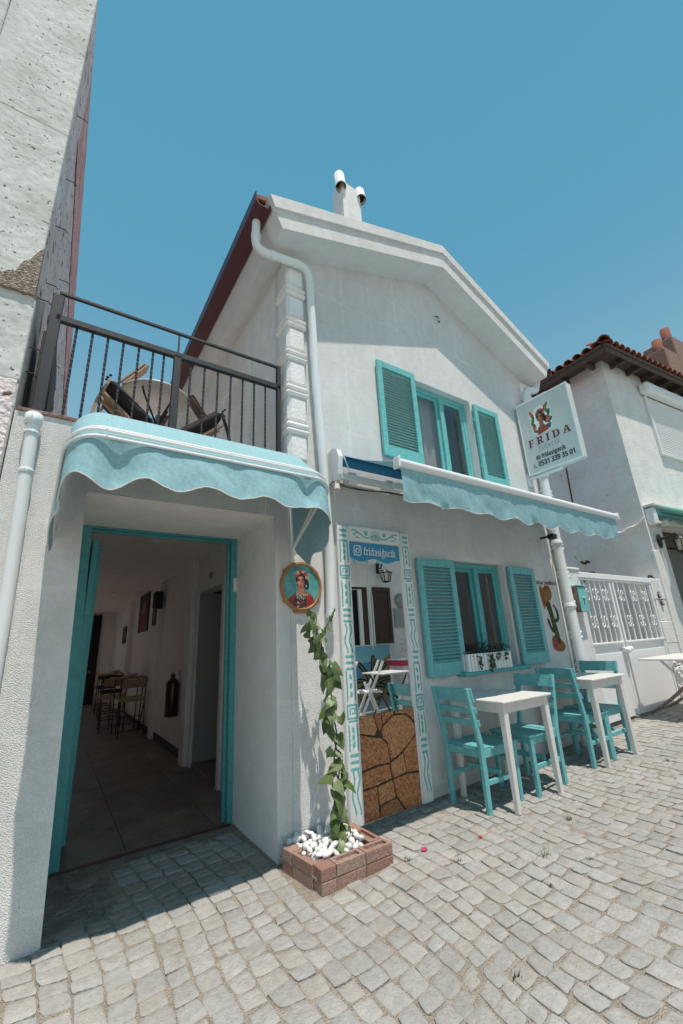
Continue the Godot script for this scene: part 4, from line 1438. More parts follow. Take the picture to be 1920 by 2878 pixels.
# ---------------------------------------------------------------- signs
func face_print(im: Image, s: float, o: Vector2, lips: Color) -> void:   # a plain generic portrait of a dark-haired woman with flowers
	var skin := lin(0.40, 0.165, 0.095)
	var lit := lin(0.50, 0.24, 0.15)
	var shade := lin(0.20, 0.065, 0.04)
	var hair := lin(0.012, 0.008, 0.008)
	p_ell(im, o.x + 3 * s, o.y - 2 * s, 21 * s, 27 * s, hair)
	p_ell(im, o.x + 19 * s, o.y + 14 * s, 9 * s, 15 * s, hair)
	p_poly(im, [o + Vector2(-8, 18) * s, o + Vector2(10, 18) * s, o + Vector2(12, 48) * s, o + Vector2(-10, 48) * s], shade.lerp(skin, 0.4))
	p_ell(im, o.x - 1 * s, o.y + 1 * s, 13.5 * s, 17 * s, skin)
	p_ell(im, o.x - 1 * s, o.y + 12 * s, 9.5 * s, 11 * s, skin)
	p_ell(im, o.x - 4 * s, o.y - 6 * s, 7 * s, 6 * s, lit)
	p_ell(im, o.x - 6.5 * s, o.y + 7 * s, 4.5 * s, 5 * s, lit)
	p_ell(im, o.x + 8.5 * s, o.y + 4 * s, 4.5 * s, 13 * s, skin.lerp(shade, 0.55))
	p_ell(im, o.x + 1 * s, o.y + 22 * s, 8 * s, 3 * s, shade)
	p_line(im, [o + Vector2(-14, 2) * s, o + Vector2(-13, -10) * s, o + Vector2(-3, -17) * s, o + Vector2(8, -15) * s, o + Vector2(14, -4) * s, o + Vector2(14, 8) * s], 6.5 * s, hair)
	for k in [-1, 1]:
		p_line(im, [o + Vector2(-1 + k * 2.6, -2.0) * s, o + Vector2(-1 + k * 6, -4.0) * s, o + Vector2(-1 + k * 10, -2.4) * s], 2.1 * s, hair)
		p_ell(im, o.x + (-1 + k * 6) * s, o.y + 1.6 * s, 3.6 * s, 2.1 * s, hair.lerp(skin, 0.25))
	p_line(im, [o + Vector2(0.5, 1) * s, o + Vector2(1.2, 8) * s, o + Vector2(-1, 10) * s], 1.8 * s, shade.lerp(skin, 0.4))
	p_ell(im, o.x - 1.5 * s, o.y + 15.5 * s, 4.6 * s, 2.1 * s, lips)
	for k in 9:
		var a := PI * 1.08 + PI * 0.9 * k / 8.0
		var p := o + Vector2(3 + 18 * cos(a), -8 + 20 * sin(a)) * s
		var c: Color = [lin(0.40, 0.015, 0.03), lin(0.52, 0.07, 0.06), lin(0.58, 0.36, 0.22)][k % 3]
		p_ell(im, p.x, p.y, 5.6 * s, 4.8 * s, c)
		p_ell(im, p.x + 0.8 * s, p.y, 2.6 * s, 2.2 * s, c.darkened(0.45))

func portrait_plaque() -> void:
	var P := thing("portrait_plaque", "oval gold framed picture of a woman in a red shawl on the wall", "picture", V(1.515, 1.689, 0.0))
	var im := Image.create(160, 176, false, Image.FORMAT_RGB8)
	var bg := lin(0.075, 0.26, 0.25)
	im.fill(bg)
	var n := noise_img(0.012, 3, FastNoiseLite.TYPE_SIMPLEX, 171, 256)
	for y in 176:
		for x in 160:
			im.set_pixel(x, y, bg * (0.75 + 0.5 * n.get_pixel(x, y).r))
	var red := lin(0.33, 0.018, 0.02)
	p_poly(im, [Vector2(12, 176), Vector2(18, 140), Vector2(48, 118), Vector2(74, 106), Vector2(104, 110), Vector2(130, 128), Vector2(148, 176)], red)
	p_poly(im, [Vector2(40, 176), Vector2(52, 122), Vector2(72, 110), Vector2(98, 112), Vector2(104, 130), Vector2(98, 176)], lin(0.035, 0.018, 0.02))
	face_print(im, 1.30, Vector2(78, 64), lin(0.4, 0.05, 0.05))
	p_poly(im, [Vector2(66, 96), Vector2(88, 96), Vector2(94, 116), Vector2(78, 130), Vector2(64, 118)], lin(0.33, 0.14, 0.085))
	for r in 3:
		for k in 9:
			var a := PI * 0.1 + PI * 0.8 * k / 8.0
			p_ell(im, 78 + (17 + r * 6) * cos(a), 112 + (13 + r * 7) * sin(a), 3.2, 3.2, [lin(0.08, 0.12, 0.06), lin(0.25, 0.2, 0.09), lin(0.45, 0.4, 0.34)][(k + r) % 3])
	for k in 14:
		p_ell(im, 52 + rng.randf() * 44, 146 + rng.randf() * 28, 4, 3.4, [red, lin(0.5, 0.25, 0.2), lin(0.12, 0.03, 0.03)][k % 3])
	for x in [24.0, 36.0, 114.0, 126.0, 136.0]:
		p_line(im, [Vector2(x, 176), Vector2(x + (80 - x) * 0.2, 132)], 2.0, red.darkened(0.35))
	p_ell(im, 57, 76, 2.4, 5, lin(0.3, 0.2, 0.07))
	p_ell(im, 101, 86, 2.4, 6, lin(0.5, 0.48, 0.42))
	var back := S()
	var disc := S()
	disc.set_smooth_group(-1)
	for i in 48:
		var a := TAU * i / 48.0
		var b := TAU * (i + 1) / 48.0
		for q in [Vector2.ZERO, Vector2(cos(b), sin(b)), Vector2(cos(a), sin(a))]:
			disc.set_uv(Vector2(0.5 + q.x * 0.5, 0.5 - q.y * 0.5))
			disc.add_vertex(V(q.x * 0.152, q.y * 0.163, 0.0165))
	put("printed_picture", disc, print_mat(im, 0.35), P)
	var ring := S()
	ring.set_smooth_group(1)
	var prof := [Vector2(1.0, 0.002), Vector2(1.0, 0.022), Vector2(0.97, 0.031), Vector2(0.93, 0.027), Vector2(0.915, 0.033), Vector2(0.885, 0.029), Vector2(0.868, 0.014)]
	for i in 48:
		var a := TAU * i / 48.0
		var b := TAU * (i + 1) / 48.0
		for j in prof.size() - 1:
			var g := func(q: Vector2, t: float) -> Vector3: return V(cos(t) * 0.174 * q.x, sin(t) * 0.186 * q.x, q.y)
			quad(ring, g.call(prof[j], a), g.call(prof[j], b), g.call(prof[j + 1], b), g.call(prof[j + 1], a))
	put("frame", ring, M.gold, P)
	prism(back, pv([-0.15, -0.12, 0.15, -0.12, 0.15, 0.12, -0.15, 0.12]), 0.0, 0.014)
	put("back_board", back, M.gold, P)
	var lip := S()
	box(lip, V(0.0, -0.186, 0.012), V(0.14, 0.02, 0.022), 0.008)
	put("lower_edge", lip, M.gold, P)

func hanging_sign() -> void:
	var G := thing("hanging_sign", "pale box sign with woman's portrait, restaurant name and phone number on the gable", "sign")
	var z0 := 0.05
	var z1 := 0.735
	var y0 := 3.185
	var y1 := 4.185
	var b := S()
	bx(b, V(4.85, y0, z0), V(4.955, y1, z1), 0.008)
	put("light_box", b, M.signface, G)
	var rim := S()
	bx(rim, V(4.842, y0 - 0.004, z0 - 0.004), V(4.853, y0 + 0.012, z1 + 0.004))
	bx(rim, V(4.842, y1 - 0.012, z0 - 0.004), V(4.853, y1 + 0.004, z1 + 0.004))
	bx(rim, V(4.842, y0 + 0.012, z1 - 0.012), V(4.853, y1 - 0.012, z1 + 0.004))
	bx(rim, V(4.842, y0 + 0.012, z0 - 0.004), V(4.853, y1 - 0.012, z0 + 0.008))
	put("edge_trim", rim, M.trim, G)
	var br := S()
	tube(br, [V(4.90, y0 - 0.025, 0.0), V(4.90, y0 - 0.025, 0.45)], 0.014, 4)
	var br2 := S()
	tube(br2, [V(4.90, y1 + 0.025, 0.0), V(4.90, y1 + 0.025, 0.45)], 0.014, 4)
	put("bracket", br2, M.trim, G)
	bx(br, V(4.86, y0 - 0.12, 0.001), V(4.94, y0 + 0.05, 0.012))
	tube(br, [V(4.90, y0 - 0.02, 0.44), V(4.90, y0 + 0.03, 0.44)], 0.016, 6)
	put("bracket", br, M.trim, G)
	var right := V(0, 0, 1)
	var bas := Basis(right, Vector3.UP, Vector3.LEFT)
	var at := func(u: float, v: float) -> Vector3: return V(4.8475, y1 - (y1 - y0) * v, z0 + (z1 - z0) * u)
	text("lettering", "F R I D A", M.ink_wine, G, Transform3D(bas, at.call(0.50, 0.59)), 0.135, "Droid Serif", true, 0.55)
	text("lettering", "S I Ğ A C I K", M.ink_grey, G, Transform3D(bas, at.call(0.48, 0.70)), 0.072, "Droid Sans", false, 0.27)
	text("lettering", "fridasigacik", M.ink_dark, G, Transform3D(bas, at.call(0.525, 0.803)), 0.078, "Droid Sans", true, 0.31)
	text("lettering", "0531 339 35 01", M.ink_dark, G, Transform3D(bas, at.call(0.56, 0.893)), 0.092, "Droid Sans", true, 0.46)
	var ic := S()
	var c: Vector3 = at.call(0.235, 0.806)
	for rad in [0.026, 0.012]:
		var pts := []
		for i in 25:
			pts.append(c + V(0, sin(TAU * i / 24.0) * rad, cos(TAU * i / 24.0) * rad))
		tube(ic, pts, 0.0026, 4, false)
	var ph: Vector3 = at.call(0.145, 0.905)
	put("camera_icon", ic, M.ink_dark, G)
	ic = S()
	tube(ic, [ph + V(0, 0.020, -0.012), ph + V(0, 0.002, -0.008), ph + V(0, -0.012, 0.004), ph + V(0, -0.016, 0.018)], 0.0048, 5)
	put("phone_icon", ic, M.ink_dark, G)
	# printed portrait with leaves and flowers
	var im := Image.create(176, 210, false, Image.FORMAT_RGB8)
	var bg: Color = M.signface.albedo_color
	im.fill(bg)
	var gr := [lin(0.03, 0.13, 0.055), lin(0.06, 0.2, 0.09), lin(0.02, 0.09, 0.075), lin(0.02, 0.1, 0.16)]
	var edge := Color(0.93, 0.94, 0.93)
	var leaves := [[30, 70, -0.3, 46], [140, 40, 0.7, 44], [150, 90, 0.3, 44], [150, 140, 0.9, 44], [26, 130, -0.6, 42], [40, 180, -1.2, 40], [120, 175, 1.1, 46], [140, 175, 0.5, 36], [28, 100, 0.2, 40], [135, 66, -0.2, 40]]
	for q in leaves:
		p_ell(im, q[0], q[1], 15, q[3] * 0.62, edge, q[2])
	p_ell(im, 88, 100, 60, 78, edge)
	for i in leaves.size():
		var q = leaves[i]
		p_ell(im, q[0], q[1], 10.5, q[3] * 0.55, gr[i % 4], q[2])
		var d := Vector2(0, q[3] * 0.5).rotated(q[2])
		p_line(im, [Vector2(q[0], q[1]) - d, Vector2(q[0], q[1]) + d], 1.4, gr[(i + 1) % 4])
	for q in [[24, 58, 9, 26, -0.3], [132, 128, 19, 26, 0.6], [32, 150, 12, 18, 0.4], [128, 50, 10, 18, 0.2]]:
		p_ell(im, q[0], q[1], q[2], q[3], lin(0.42, 0.05, 0.03), q[4])
		p_ell(im, q[0] + 3, q[1] + 4, q[2] * 0.45, q[3] * 0.6, lin(0.5, 0.2, 0.05), q[4])
	p_poly(im, [Vector2(44, 205), Vector2(56, 160), Vector2(84, 150), Vector2(112, 158), Vector2(128, 196), Vector2(60, 208)], lin(0.34, 0.06, 0.045))
	face_print(im, 1.55, Vector2(84, 92), lin(0.35, 0.05, 0.05))
	var q := S()
	var A: Vector3 = at.call(0.20, 0.52)
	var B: Vector3 = at.call(0.66, 0.52)
	var D: Vector3 = at.call(0.66, 0.085)
	var E2: Vector3 = at.call(0.20, 0.085)
	uvquad(q, A, B, D, E2)
	put("printed_portrait", q, print_mat(im, 0.5), G)

# ---------------------------------------------------------------- planter, vine and pebbles
func brick_mesh(l: float, h: float, w: float, frog: bool) -> ArrayMesh:
	var st := S()
	var e := 0.003
	if not frog:
		box(st, V(0, h / 2, 0), V(l, h, w), e)
		return done(st)
	box(st, V(0, h * 0.35, 0), V(l, h * 0.7, w), e)
	var a := l / 2 - 0.022
	var b := w / 2 - 0.02
	for q in [[-l / 2, -a, -w / 2, w / 2], [a, l / 2, -w / 2, w / 2], [-a, a, -w / 2, -b], [-a, a, b, w / 2]]:
		bx(st, V(q[0], h * 0.6, q[2]), V(q[1], h, q[3]), 0.002)
	return done(st)

func planter() -> void:
	var P := thing("brick_planter", "low planter of two courses of hollowed red bricks at the corner", "planter")
	var h := 0.057
	var full := brick_mesh(0.196, h, 0.088, false)
	var half := brick_mesh(0.094, h, 0.088, false)
	var ftop := brick_mesh(0.196, h, 0.088, true)
	# front run along x at z 0.427, left run along z at x 1.37, right run at x 1.80
	var lay := func(m: ArrayMesh, x: float, y: float, z: float, turn: float, kk: int) -> void:
		var o := put("brick", m, M["brick%d" % (kk % 3)], P, V(x, y, z))
		o.rotation = V(rng.randf_range(-0.012, 0.012), turn + rng.randf_range(-0.015, 0.015), rng.randf_range(-0.012, 0.012))
	for c in 2:
		var y := 0.002 + c * 0.062
		var m := ftop if c == 1 else full
		lay.call(half, 1.3995, y, 0.427, 0.0, c + 1)
		lay.call(m, 1.547, y, 0.427, 0.0, c)
		lay.call(m, 1.746, y, 0.427, 0.0, c + 2)
		if c == 0:
			lay.call(full, 1.375, y, 0.282, PI / 2 + 0.12, 1)
			lay.call(half, 1.357, y, 0.130, PI / 2 + 0.12, 2)
			lay.call(full, 1.79, y, 0.28, PI / 2, 0)
			lay.call(half, 1.79, y, 0.13, PI / 2, 1)
		else:
			lay.call(ftop, 1.374, y, 0.281, PI / 2 + 0.12, 0)
			lay.call(half, 1.355, y, 0.129, PI / 2 + 0.12, 1)
			lay.call(ftop, 1.79, y, 0.28, PI / 2, 2)
			lay.call(half, 1.79, y, 0.13, PI / 2, 0)
	var mo := S()
	for c in [-0.003, 0.057]:
		bx(mo, V(1.355, c, 0.386), V(1.842, c + 0.009, 0.466))
		box(mo, Vector3.ZERO, V(0.083, 0.009, 0.36), 0.0, Transform3D(Basis(Vector3.UP, 0.125), V(1.367, c + 0.0045, 0.235)))
		bx(mo, V(1.75, c, 0.05), V(1.83, c + 0.009, 0.39))
	put("mortar", mo, M.sand, P)
	var so := S()
	bx(so, V(1.39, 0.0, 0.02), V(1.75, 0.092, 0.385))
	put("soil", so, M.brown, P)
	# white pebbles
	var n := 0
	var tries := 0
	var spots := []
	while n < 84 and tries < 3000:
		tries += 1
		var p := Vector2(rng.randf_range(1.385, 1.745), rng.randf_range(0.04, 0.375))
		var lvl := 0
		var near := 0
		for s in spots:
			if s.distance_to(p) < 0.034:
				near += 1
		if near > 1:
			continue
		lvl = near
		spots.append(p)
		var st := S()
		ball(st, Vector3.ZERO, V(rng.randf_range(0.016, 0.037), rng.randf_range(0.011, 0.021), rng.randf_range(0.014, 0.026)), 8, 6, Basis(), rng.randf_range(0.05, 0.11))
		var o := put("white_pebble", st, M.marble, self, V(p.x, 0.107 + lvl * 0.024 + rng.randf() * 0.006, p.y))
		o.rotation = V(rng.randf_range(-0.5, 0.5), rng.randf() * TAU, rng.randf_range(-0.5, 0.5))
		meta(o, "smooth white pebble among the heap inside the brick planter", "pebble", "white pebbles in the brick planter")
		n += 1

func leaf_mesh(w: float, l: float, fold: float, curl: float) -> ArrayMesh:   # heart-shaped leaf, stalk at the origin, tip along -y, face along +z
	var st := S()
	st.set_smooth_group(1)
	var out := [Vector2(0.0, 0.0), Vector2(0.30, 0.10), Vector2(0.50, 0.02), Vector2(0.52, -0.16), Vector2(0.42, -0.40), Vector2(0.25, -0.66), Vector2(0.08, -0.88), Vector2(0.0, -1.0)]
	var spine := [0.0, -0.02, -0.10, -0.22, -0.42, -0.66, -0.88, -1.0]
	var P := func(x: float, y: float) -> Vector3: return V(x * w, y * l, (absf(x) * fold - 0.9 * x * x) * w - curl * l * y * y + 0.05 * w * sin(y * 11.0 + 1.0) * absf(x) * 2.0)
	for s in [-1.0, 1.0]:
		for i in out.size() - 1:
			for c in 2:
				var f0 := c * 0.5
				var f1 := f0 + 0.5
				var a0: Vector2 = Vector2(0.0, spine[i]).lerp(Vector2(out[i].x * s, out[i].y), f0)
				var b0: Vector2 = Vector2(0.0, spine[i]).lerp(Vector2(out[i].x * s, out[i].y), f1)
				var a1: Vector2 = Vector2(0.0, spine[i + 1]).lerp(Vector2(out[i + 1].x * s, out[i + 1].y), f0)
				var b1: Vector2 = Vector2(0.0, spine[i + 1]).lerp(Vector2(out[i + 1].x * s, out[i + 1].y), f1)
				if s > 0:
					quad(st, P.call(a0.x, a0.y), P.call(a1.x, a1.y), P.call(b1.x, b1.y), P.call(b0.x, b0.y))
				else:
					quad(st, P.call(a0.x, a0.y), P.call(b0.x, b0.y), P.call(b1.x, b1.y), P.call(a1.x, a1.y))
	return done(st)

func vine() -> void:
	var W := thing("climbing_vine", "tall twining green vine with heart shaped leaves rising from the planter", "climbing plant", V(0, 0, 0))
	var a := []
	var b := []
	for i in 30:
		var t := i / 29.0
		var y := lerpf(0.10, 1.50, t)
		var x := 1.600 + 0.022 * sin(t * 5.0 + 0.3) - 0.085 * smoothstep(0.72, 1.0, t)
		var z := lerpf(0.27, 0.19, t)
		a.append(V(x + 0.014 * sin(t * 23.0), y, z + 0.014 * cos(t * 23.0)))
		b.append(V(x + 0.018 * sin(t * 23.0 + PI), y * 0.985, z + 0.018 * cos(t * 23.0 + PI)))
	for s in [a, b]:
		var st := S()
		tube(st, s, 0.0048, 6)
		put("stem", st, M.stem, W)
	var tw := S()
	tube(tw, [a[25], a[25] + V(0.05, 0.07, 0.0), a[25] + V(0.10, 0.13, -0.02), a[25] + V(0.15, 0.20, -0.03)], 0.003, 5)
	put("stem", tw, M.stem, W)
	var lm := [leaf_mesh(0.085, 0.10, 0.22, 0.25), leaf_mesh(0.08, 0.095, 0.4, 0.5), leaf_mesh(0.095, 0.11, 0.12, 0.15), leaf_mesh(0.055, 0.07, 0.5, 0.3)]
	var n := 92
	for i in n:
		var t := (i + 0.5) / n
		var big := 1.02 - 0.2 * t
		var k := int(clampf(t * 29.0, 0, 28))
		var p: Vector3 = (a if i % 2 else b)[k]
		var side := rng.randf_range(-1.5, 0.75)
		var o := put("leaf", lm[rng.randi_range(0, 2)], M["leaf%d" % rng.randi_range(0, 3)], W, p + V(sin(side) * 0.035 + rng.randf_range(-0.03, 0.03), rng.randf_range(0.0, 0.06), cos(side) * 0.025))
		var bas := Basis(Vector3.UP, side) * Basis(Vector3.RIGHT, rng.randf_range(-0.95, 0.15)) * Basis(Vector3.BACK, rng.randf_range(-1.1, 1.1))
		o.basis = bas.scaled(Vector3.ONE * big * rng.randf_range(0.42, 1.12))
	for i in 9:
		var t := i / 8.0
		var p: Vector3 = a[25] + V(0.15 * t, 0.20 * t, -0.03 * t)
		var o := put("leaf", lm[3], M["leaf%d" % rng.randi_range(0, 3)], W, p)
		o.basis = (Basis(Vector3.UP, rng.randf_range(-1.4, 1.4)) * Basis(Vector3.RIGHT, rng.randf_range(-0.7, 0.1)) * Basis(Vector3.BACK, rng.randf_range(-0.9, 0.9))).scaled(Vector3.ONE * lerpf(0.9, 0.5, t))

# ---------------------------------------------------------------- chairs and tables
func chair_proto(label: String) -> Node3D:   # back at the origin, faces +x, width along z
	var C := thing("wooden_chair", label, "chair", Vector3.ZERO, 0.0, "turquoise slatted wooden chairs")
	var hw := 0.17
	for s in [-1, 1]:
		var st := S()
		leg(st, V(0, 0, s * hw), V(0.0, 0.42, s * hw), Vector2(0.04, 0.032), Vector2(0.044, 0.034))
		leg(st, V(0.0, 0.42, s * hw), V(-0.085, 0.845, s * hw), Vector2(0.044, 0.034), Vector2(0.034, 0.032))
		put("back_post", st, M.teal, C)
		var fl := S()
		leg(fl, V(0.375, 0, s * hw), V(0.375, 0.415, s * hw), Vector2(0.036, 0.032), Vector2(0.042, 0.036))
		put("leg", fl, M.teal, C)
		var ap := S()
		box(ap, V(0.19, 0.388, s * (hw - 0.002)), V(0.335, 0.055, 0.022), 0.003)
		put("apron", ap, M.teal, C)
		var sr := S()
		box(sr, V(0.19, 0.20, s * hw), V(0.335, 0.034, 0.02), 0.003)
		put("stretcher", sr, M.teal, C)
	var ap2 := S()
	box(ap2, V(0.003, 0.388, 0), V(0.022, 0.055, hw * 2 - 0.03), 0.003)
	put("apron", ap2, M.teal, C)
	var ap3 := S()
	box(ap3, V(0.372, 0.388, 0), V(0.022, 0.055, hw * 2 - 0.03), 0.003)
	put("apron", ap3, M.teal, C)
	var cr := S()
	box(cr, V(0.2, 0.235, 0), V(0.022, 0.034, hw * 2 - 0.02), 0.003)
	put("stretcher", cr, M.teal, C)
	for k in 5:
		var sl := S()
		box(sl, V(0.045 + k * 0.083, 0.424 - 0.004 * (1 if k in [1, 2, 3] else 0), 0), V(0.075, 0.016, hw * 2 + 0.05 - (0.035 if k == 0 else 0.0)), 0.003)
		put("seat_slat", sl, M.teal, C)
	for q in [[0.795, 0.098], [0.685, 0.042], [0.60, 0.042]]:
		var st := S()
		var lean := V(-0.2, 1, 0).normalized()
		var x0: float = -0.085 * (q[0] - 0.42) / 0.425 + 0.026
		var rows := [[], [], [], [], []]
		for i in 13:
			var t := i / 12.0
			var zz := lerpf(-hw - 0.022, hw + 0.022, t)
			var bow := -0.012 * (1.0 - pow(2 * t - 1, 2))
			var c := V(x0 + bow, q[0], zz)
			var n := V(1, 0.2, 0).normalized() * 0.008
			var u: Vector3 = lean * q[1] / 2
			rows[0].append(c - n - u)
			rows[1].append(c + n - u)
			rows[2].append(c + n + u)
			rows[3].append(c - n + u)
			rows[4].append(c - n - u)
		sweep_sheet(st, rows, -1)
		for e in [0, 12]:
			quad(st, rows[0][e], rows[1][e], rows[2][e], rows[3][e])
		var rl := put("back_rail", st, M.teal, C)
		var bo := S()
		for s in [-1, 1]:
			for d in ([-0.022, 0.022] if q[1] > 0.05 else [0.0]):
				ball(bo, V(x0 + 0.008, q[0] + d, s * (hw + 0.003)), V(0.004, 0.005, 0.005), 6, 4)
		put("bolts", bo, M.iron, rl)
	return C

func table_proto(label: String) -> Node3D:   # centre at the origin
	var T := thing("white_table", label, "table", Vector3.ZERO, 0.0, "small white wooden tables")
	var t := S()
	box(t, V(0, 0.728, 0), V(0.64, 0.018, 0.58), 0.005)
	put("tabletop", t, M.wtable, T)
	for s in [-1, 1]:
		var a := S()
		box(a, V(0, 0.682, s * 0.245), V(0.50, 0.072, 0.02), 0.003)
		put("apron", a, M.wtable, T)
		var b := S()
		box(b, V(s * 0.275, 0.682, 0), V(0.02, 0.072, 0.44), 0.003)
		put("apron", b, M.wtable, T)
		for q in [-1, 1]:
			var l := S()
			leg(l, V(s * 0.276, 0, q * 0.246), V(s * 0.268, 0.716, q * 0.238), Vector2(0.036, 0.036), Vector2(0.055, 0.055))
			put("leg", l, M.wtable, T)
	return T

func seating() -> void:
	var c := chair_proto("nearest turquoise chair, back to the mirror, left of first white table")
	c.position = V(2.752, gy(2.85), 0.292)
	dup(c, "wooden_chair", "turquoise chair right of the first white table, two toned sunlit back rail", V(3.652, gy(3.5), 0.35), PI)
	dup(c, "wooden_chair", "third turquoise chair, between the two tables, facing the far white table", V(4.165, gy(4.3), 0.335), 0.0)
	dup(c, "wooden_chair", "farthest turquoise chair, beyond the far white table near the gate", V(4.89, gy(4.7), 0.33), PI)
	var t := table_proto("nearer white wooden table between the first two turquoise chairs")
	t.position = V(3.178, gy(3.18), 0.345)
	dup(t, "white_table", "farther white wooden table between the last two turquoise chairs", V(4.53, gy(4.53), 0.335), 0.0)
	# cast iron table at the right edge
	var I := thing("cast_iron_table", "white topped table with ornate rusty cast iron legs at the right edge", "table", V(6.98, gy(6.98), 0.48))
	var tp := S()
	box(tp, V(0, 0.70, 0), V(1.25, 0.022, 0.66), 0.006)
	put("tabletop", tp, M.wtable, I)
	for e in [-0.22, 0.32]:
		for s in [-1, 1]:
			var l := S()
			var pts := []
			for i in 15:
				var u := i / 14.0
				pts.append(V(e, 0.02 + 0.66 * u, s * (0.46 * pow(1 - u, 2.4) + 0.02 + 0.0) * 1.0 - s * 0.26 * pow(u, 2.0)))
			tube(l, pts, [0.016, 0.016, 0.017, 0.018, 0.019, 0.02, 0.022, 0.022, 0.021, 0.02, 0.019, 0.018, 0.018, 0.018, 0.018], 7)
			put("leg", l, M.oldwhite if s > 0 else M.chim, I)
		for s in [-1, 1]:
			for q in [[0.26, 0.14, 0.05], [0.40, 0.12, 0.04], [0.16, 0.10, 0.035]]:
				var sc := S()
				var pts := []
				for i in 19:
					var a := i / 18.0 * TAU * 1.1
					var r: float = q[2] * (1.0 - 0.55 * i / 18.0)
					pts.append(V(e, q[0] + sin(a) * r, s * (q[1] - 0.05 + cos(a) * r)))
				tube(sc, pts, 0.009, 6)
				put("scroll", sc, M.oldwhite, I)

func trailing_plant() -> void:
	var X := thing("window_box", "white picket flower box standing on the lower window sill", "flower box", V(3.46, 0.962, 0.035), 0.0)
	var n := 14
	for i in n:
		var p := S()
		box(p, V(-0.30 + i * 0.60 / (n - 1), 0.075, 0.075), V(0.035, 0.15, 0.012), 0.003)
		put("picket", p, M.trim, X)
	for i in 4:
		for s in [-1, 1]:
			var p := S()
			box(p, V(s * 0.312, 0.075, -0.05 + i * 0.037), V(0.012, 0.15, 0.028), 0.003)
			put("picket", p, M.trim, X)
	var b := S()
	bx(b, V(-0.305, 0.0, -0.075), V(0.305, 0.115, 0.068))
	put("trough", b, M.trim, X)
	var pl := thing("trailing_succulent", "dusty green trailing succulent spilling over the white flower box", "plant", V(3.46, 1.07, 0.035))
	for c in [[-0.24, 0.02, 26], [-0.08, 0.05, 50], [0.02, 0.09, 44], [0.12, 0.05, 50], [0.22, 0.06, 50], [0.28, 0.04, 24]]:
		var st := S()
		for k in c[2]:
			var p := V(c[0] + rng.randf_range(-0.07, 0.07), rng.randf_range(0.0, c[1] + 0.05), rng.randf_range(-0.06, 0.08))
			ball(st, p, V(0.006, 0.018, 0.007), 5, 4, Basis(V(rng.randf_range(-1, 1), 0.1, rng.randf_range(-1, 1)).normalized(), rng.randf_range(-1.6, 1.6)))
		put("foliage", st, M.succ if c[2] > 30 else M.succ2, pl)
	for c in [[-0.17, -0.09], [-0.02, -0.13], [0.0, -0.10], [0.10, -0.035], [0.22, -0.03]]:
		var st := S()
		var len: float = -c[1]
		for k in int(10 + len * 190):
			var y := rng.randf_range(c[1], 0.03)
			ball(st, V(c[0] + rng.randf_range(-0.028, 0.028), y, 0.092 + rng.randf_range(-0.004, 0.02)), V(0.006, 0.013, 0.006), 5, 4, Basis(V(rng.randf_range(-1, 1), 0.1, rng.randf_range(-1, 1)).normalized(), rng.randf_range(-1.2, 1.2)))
		put("trailing_stem", st, M.succ, pl)

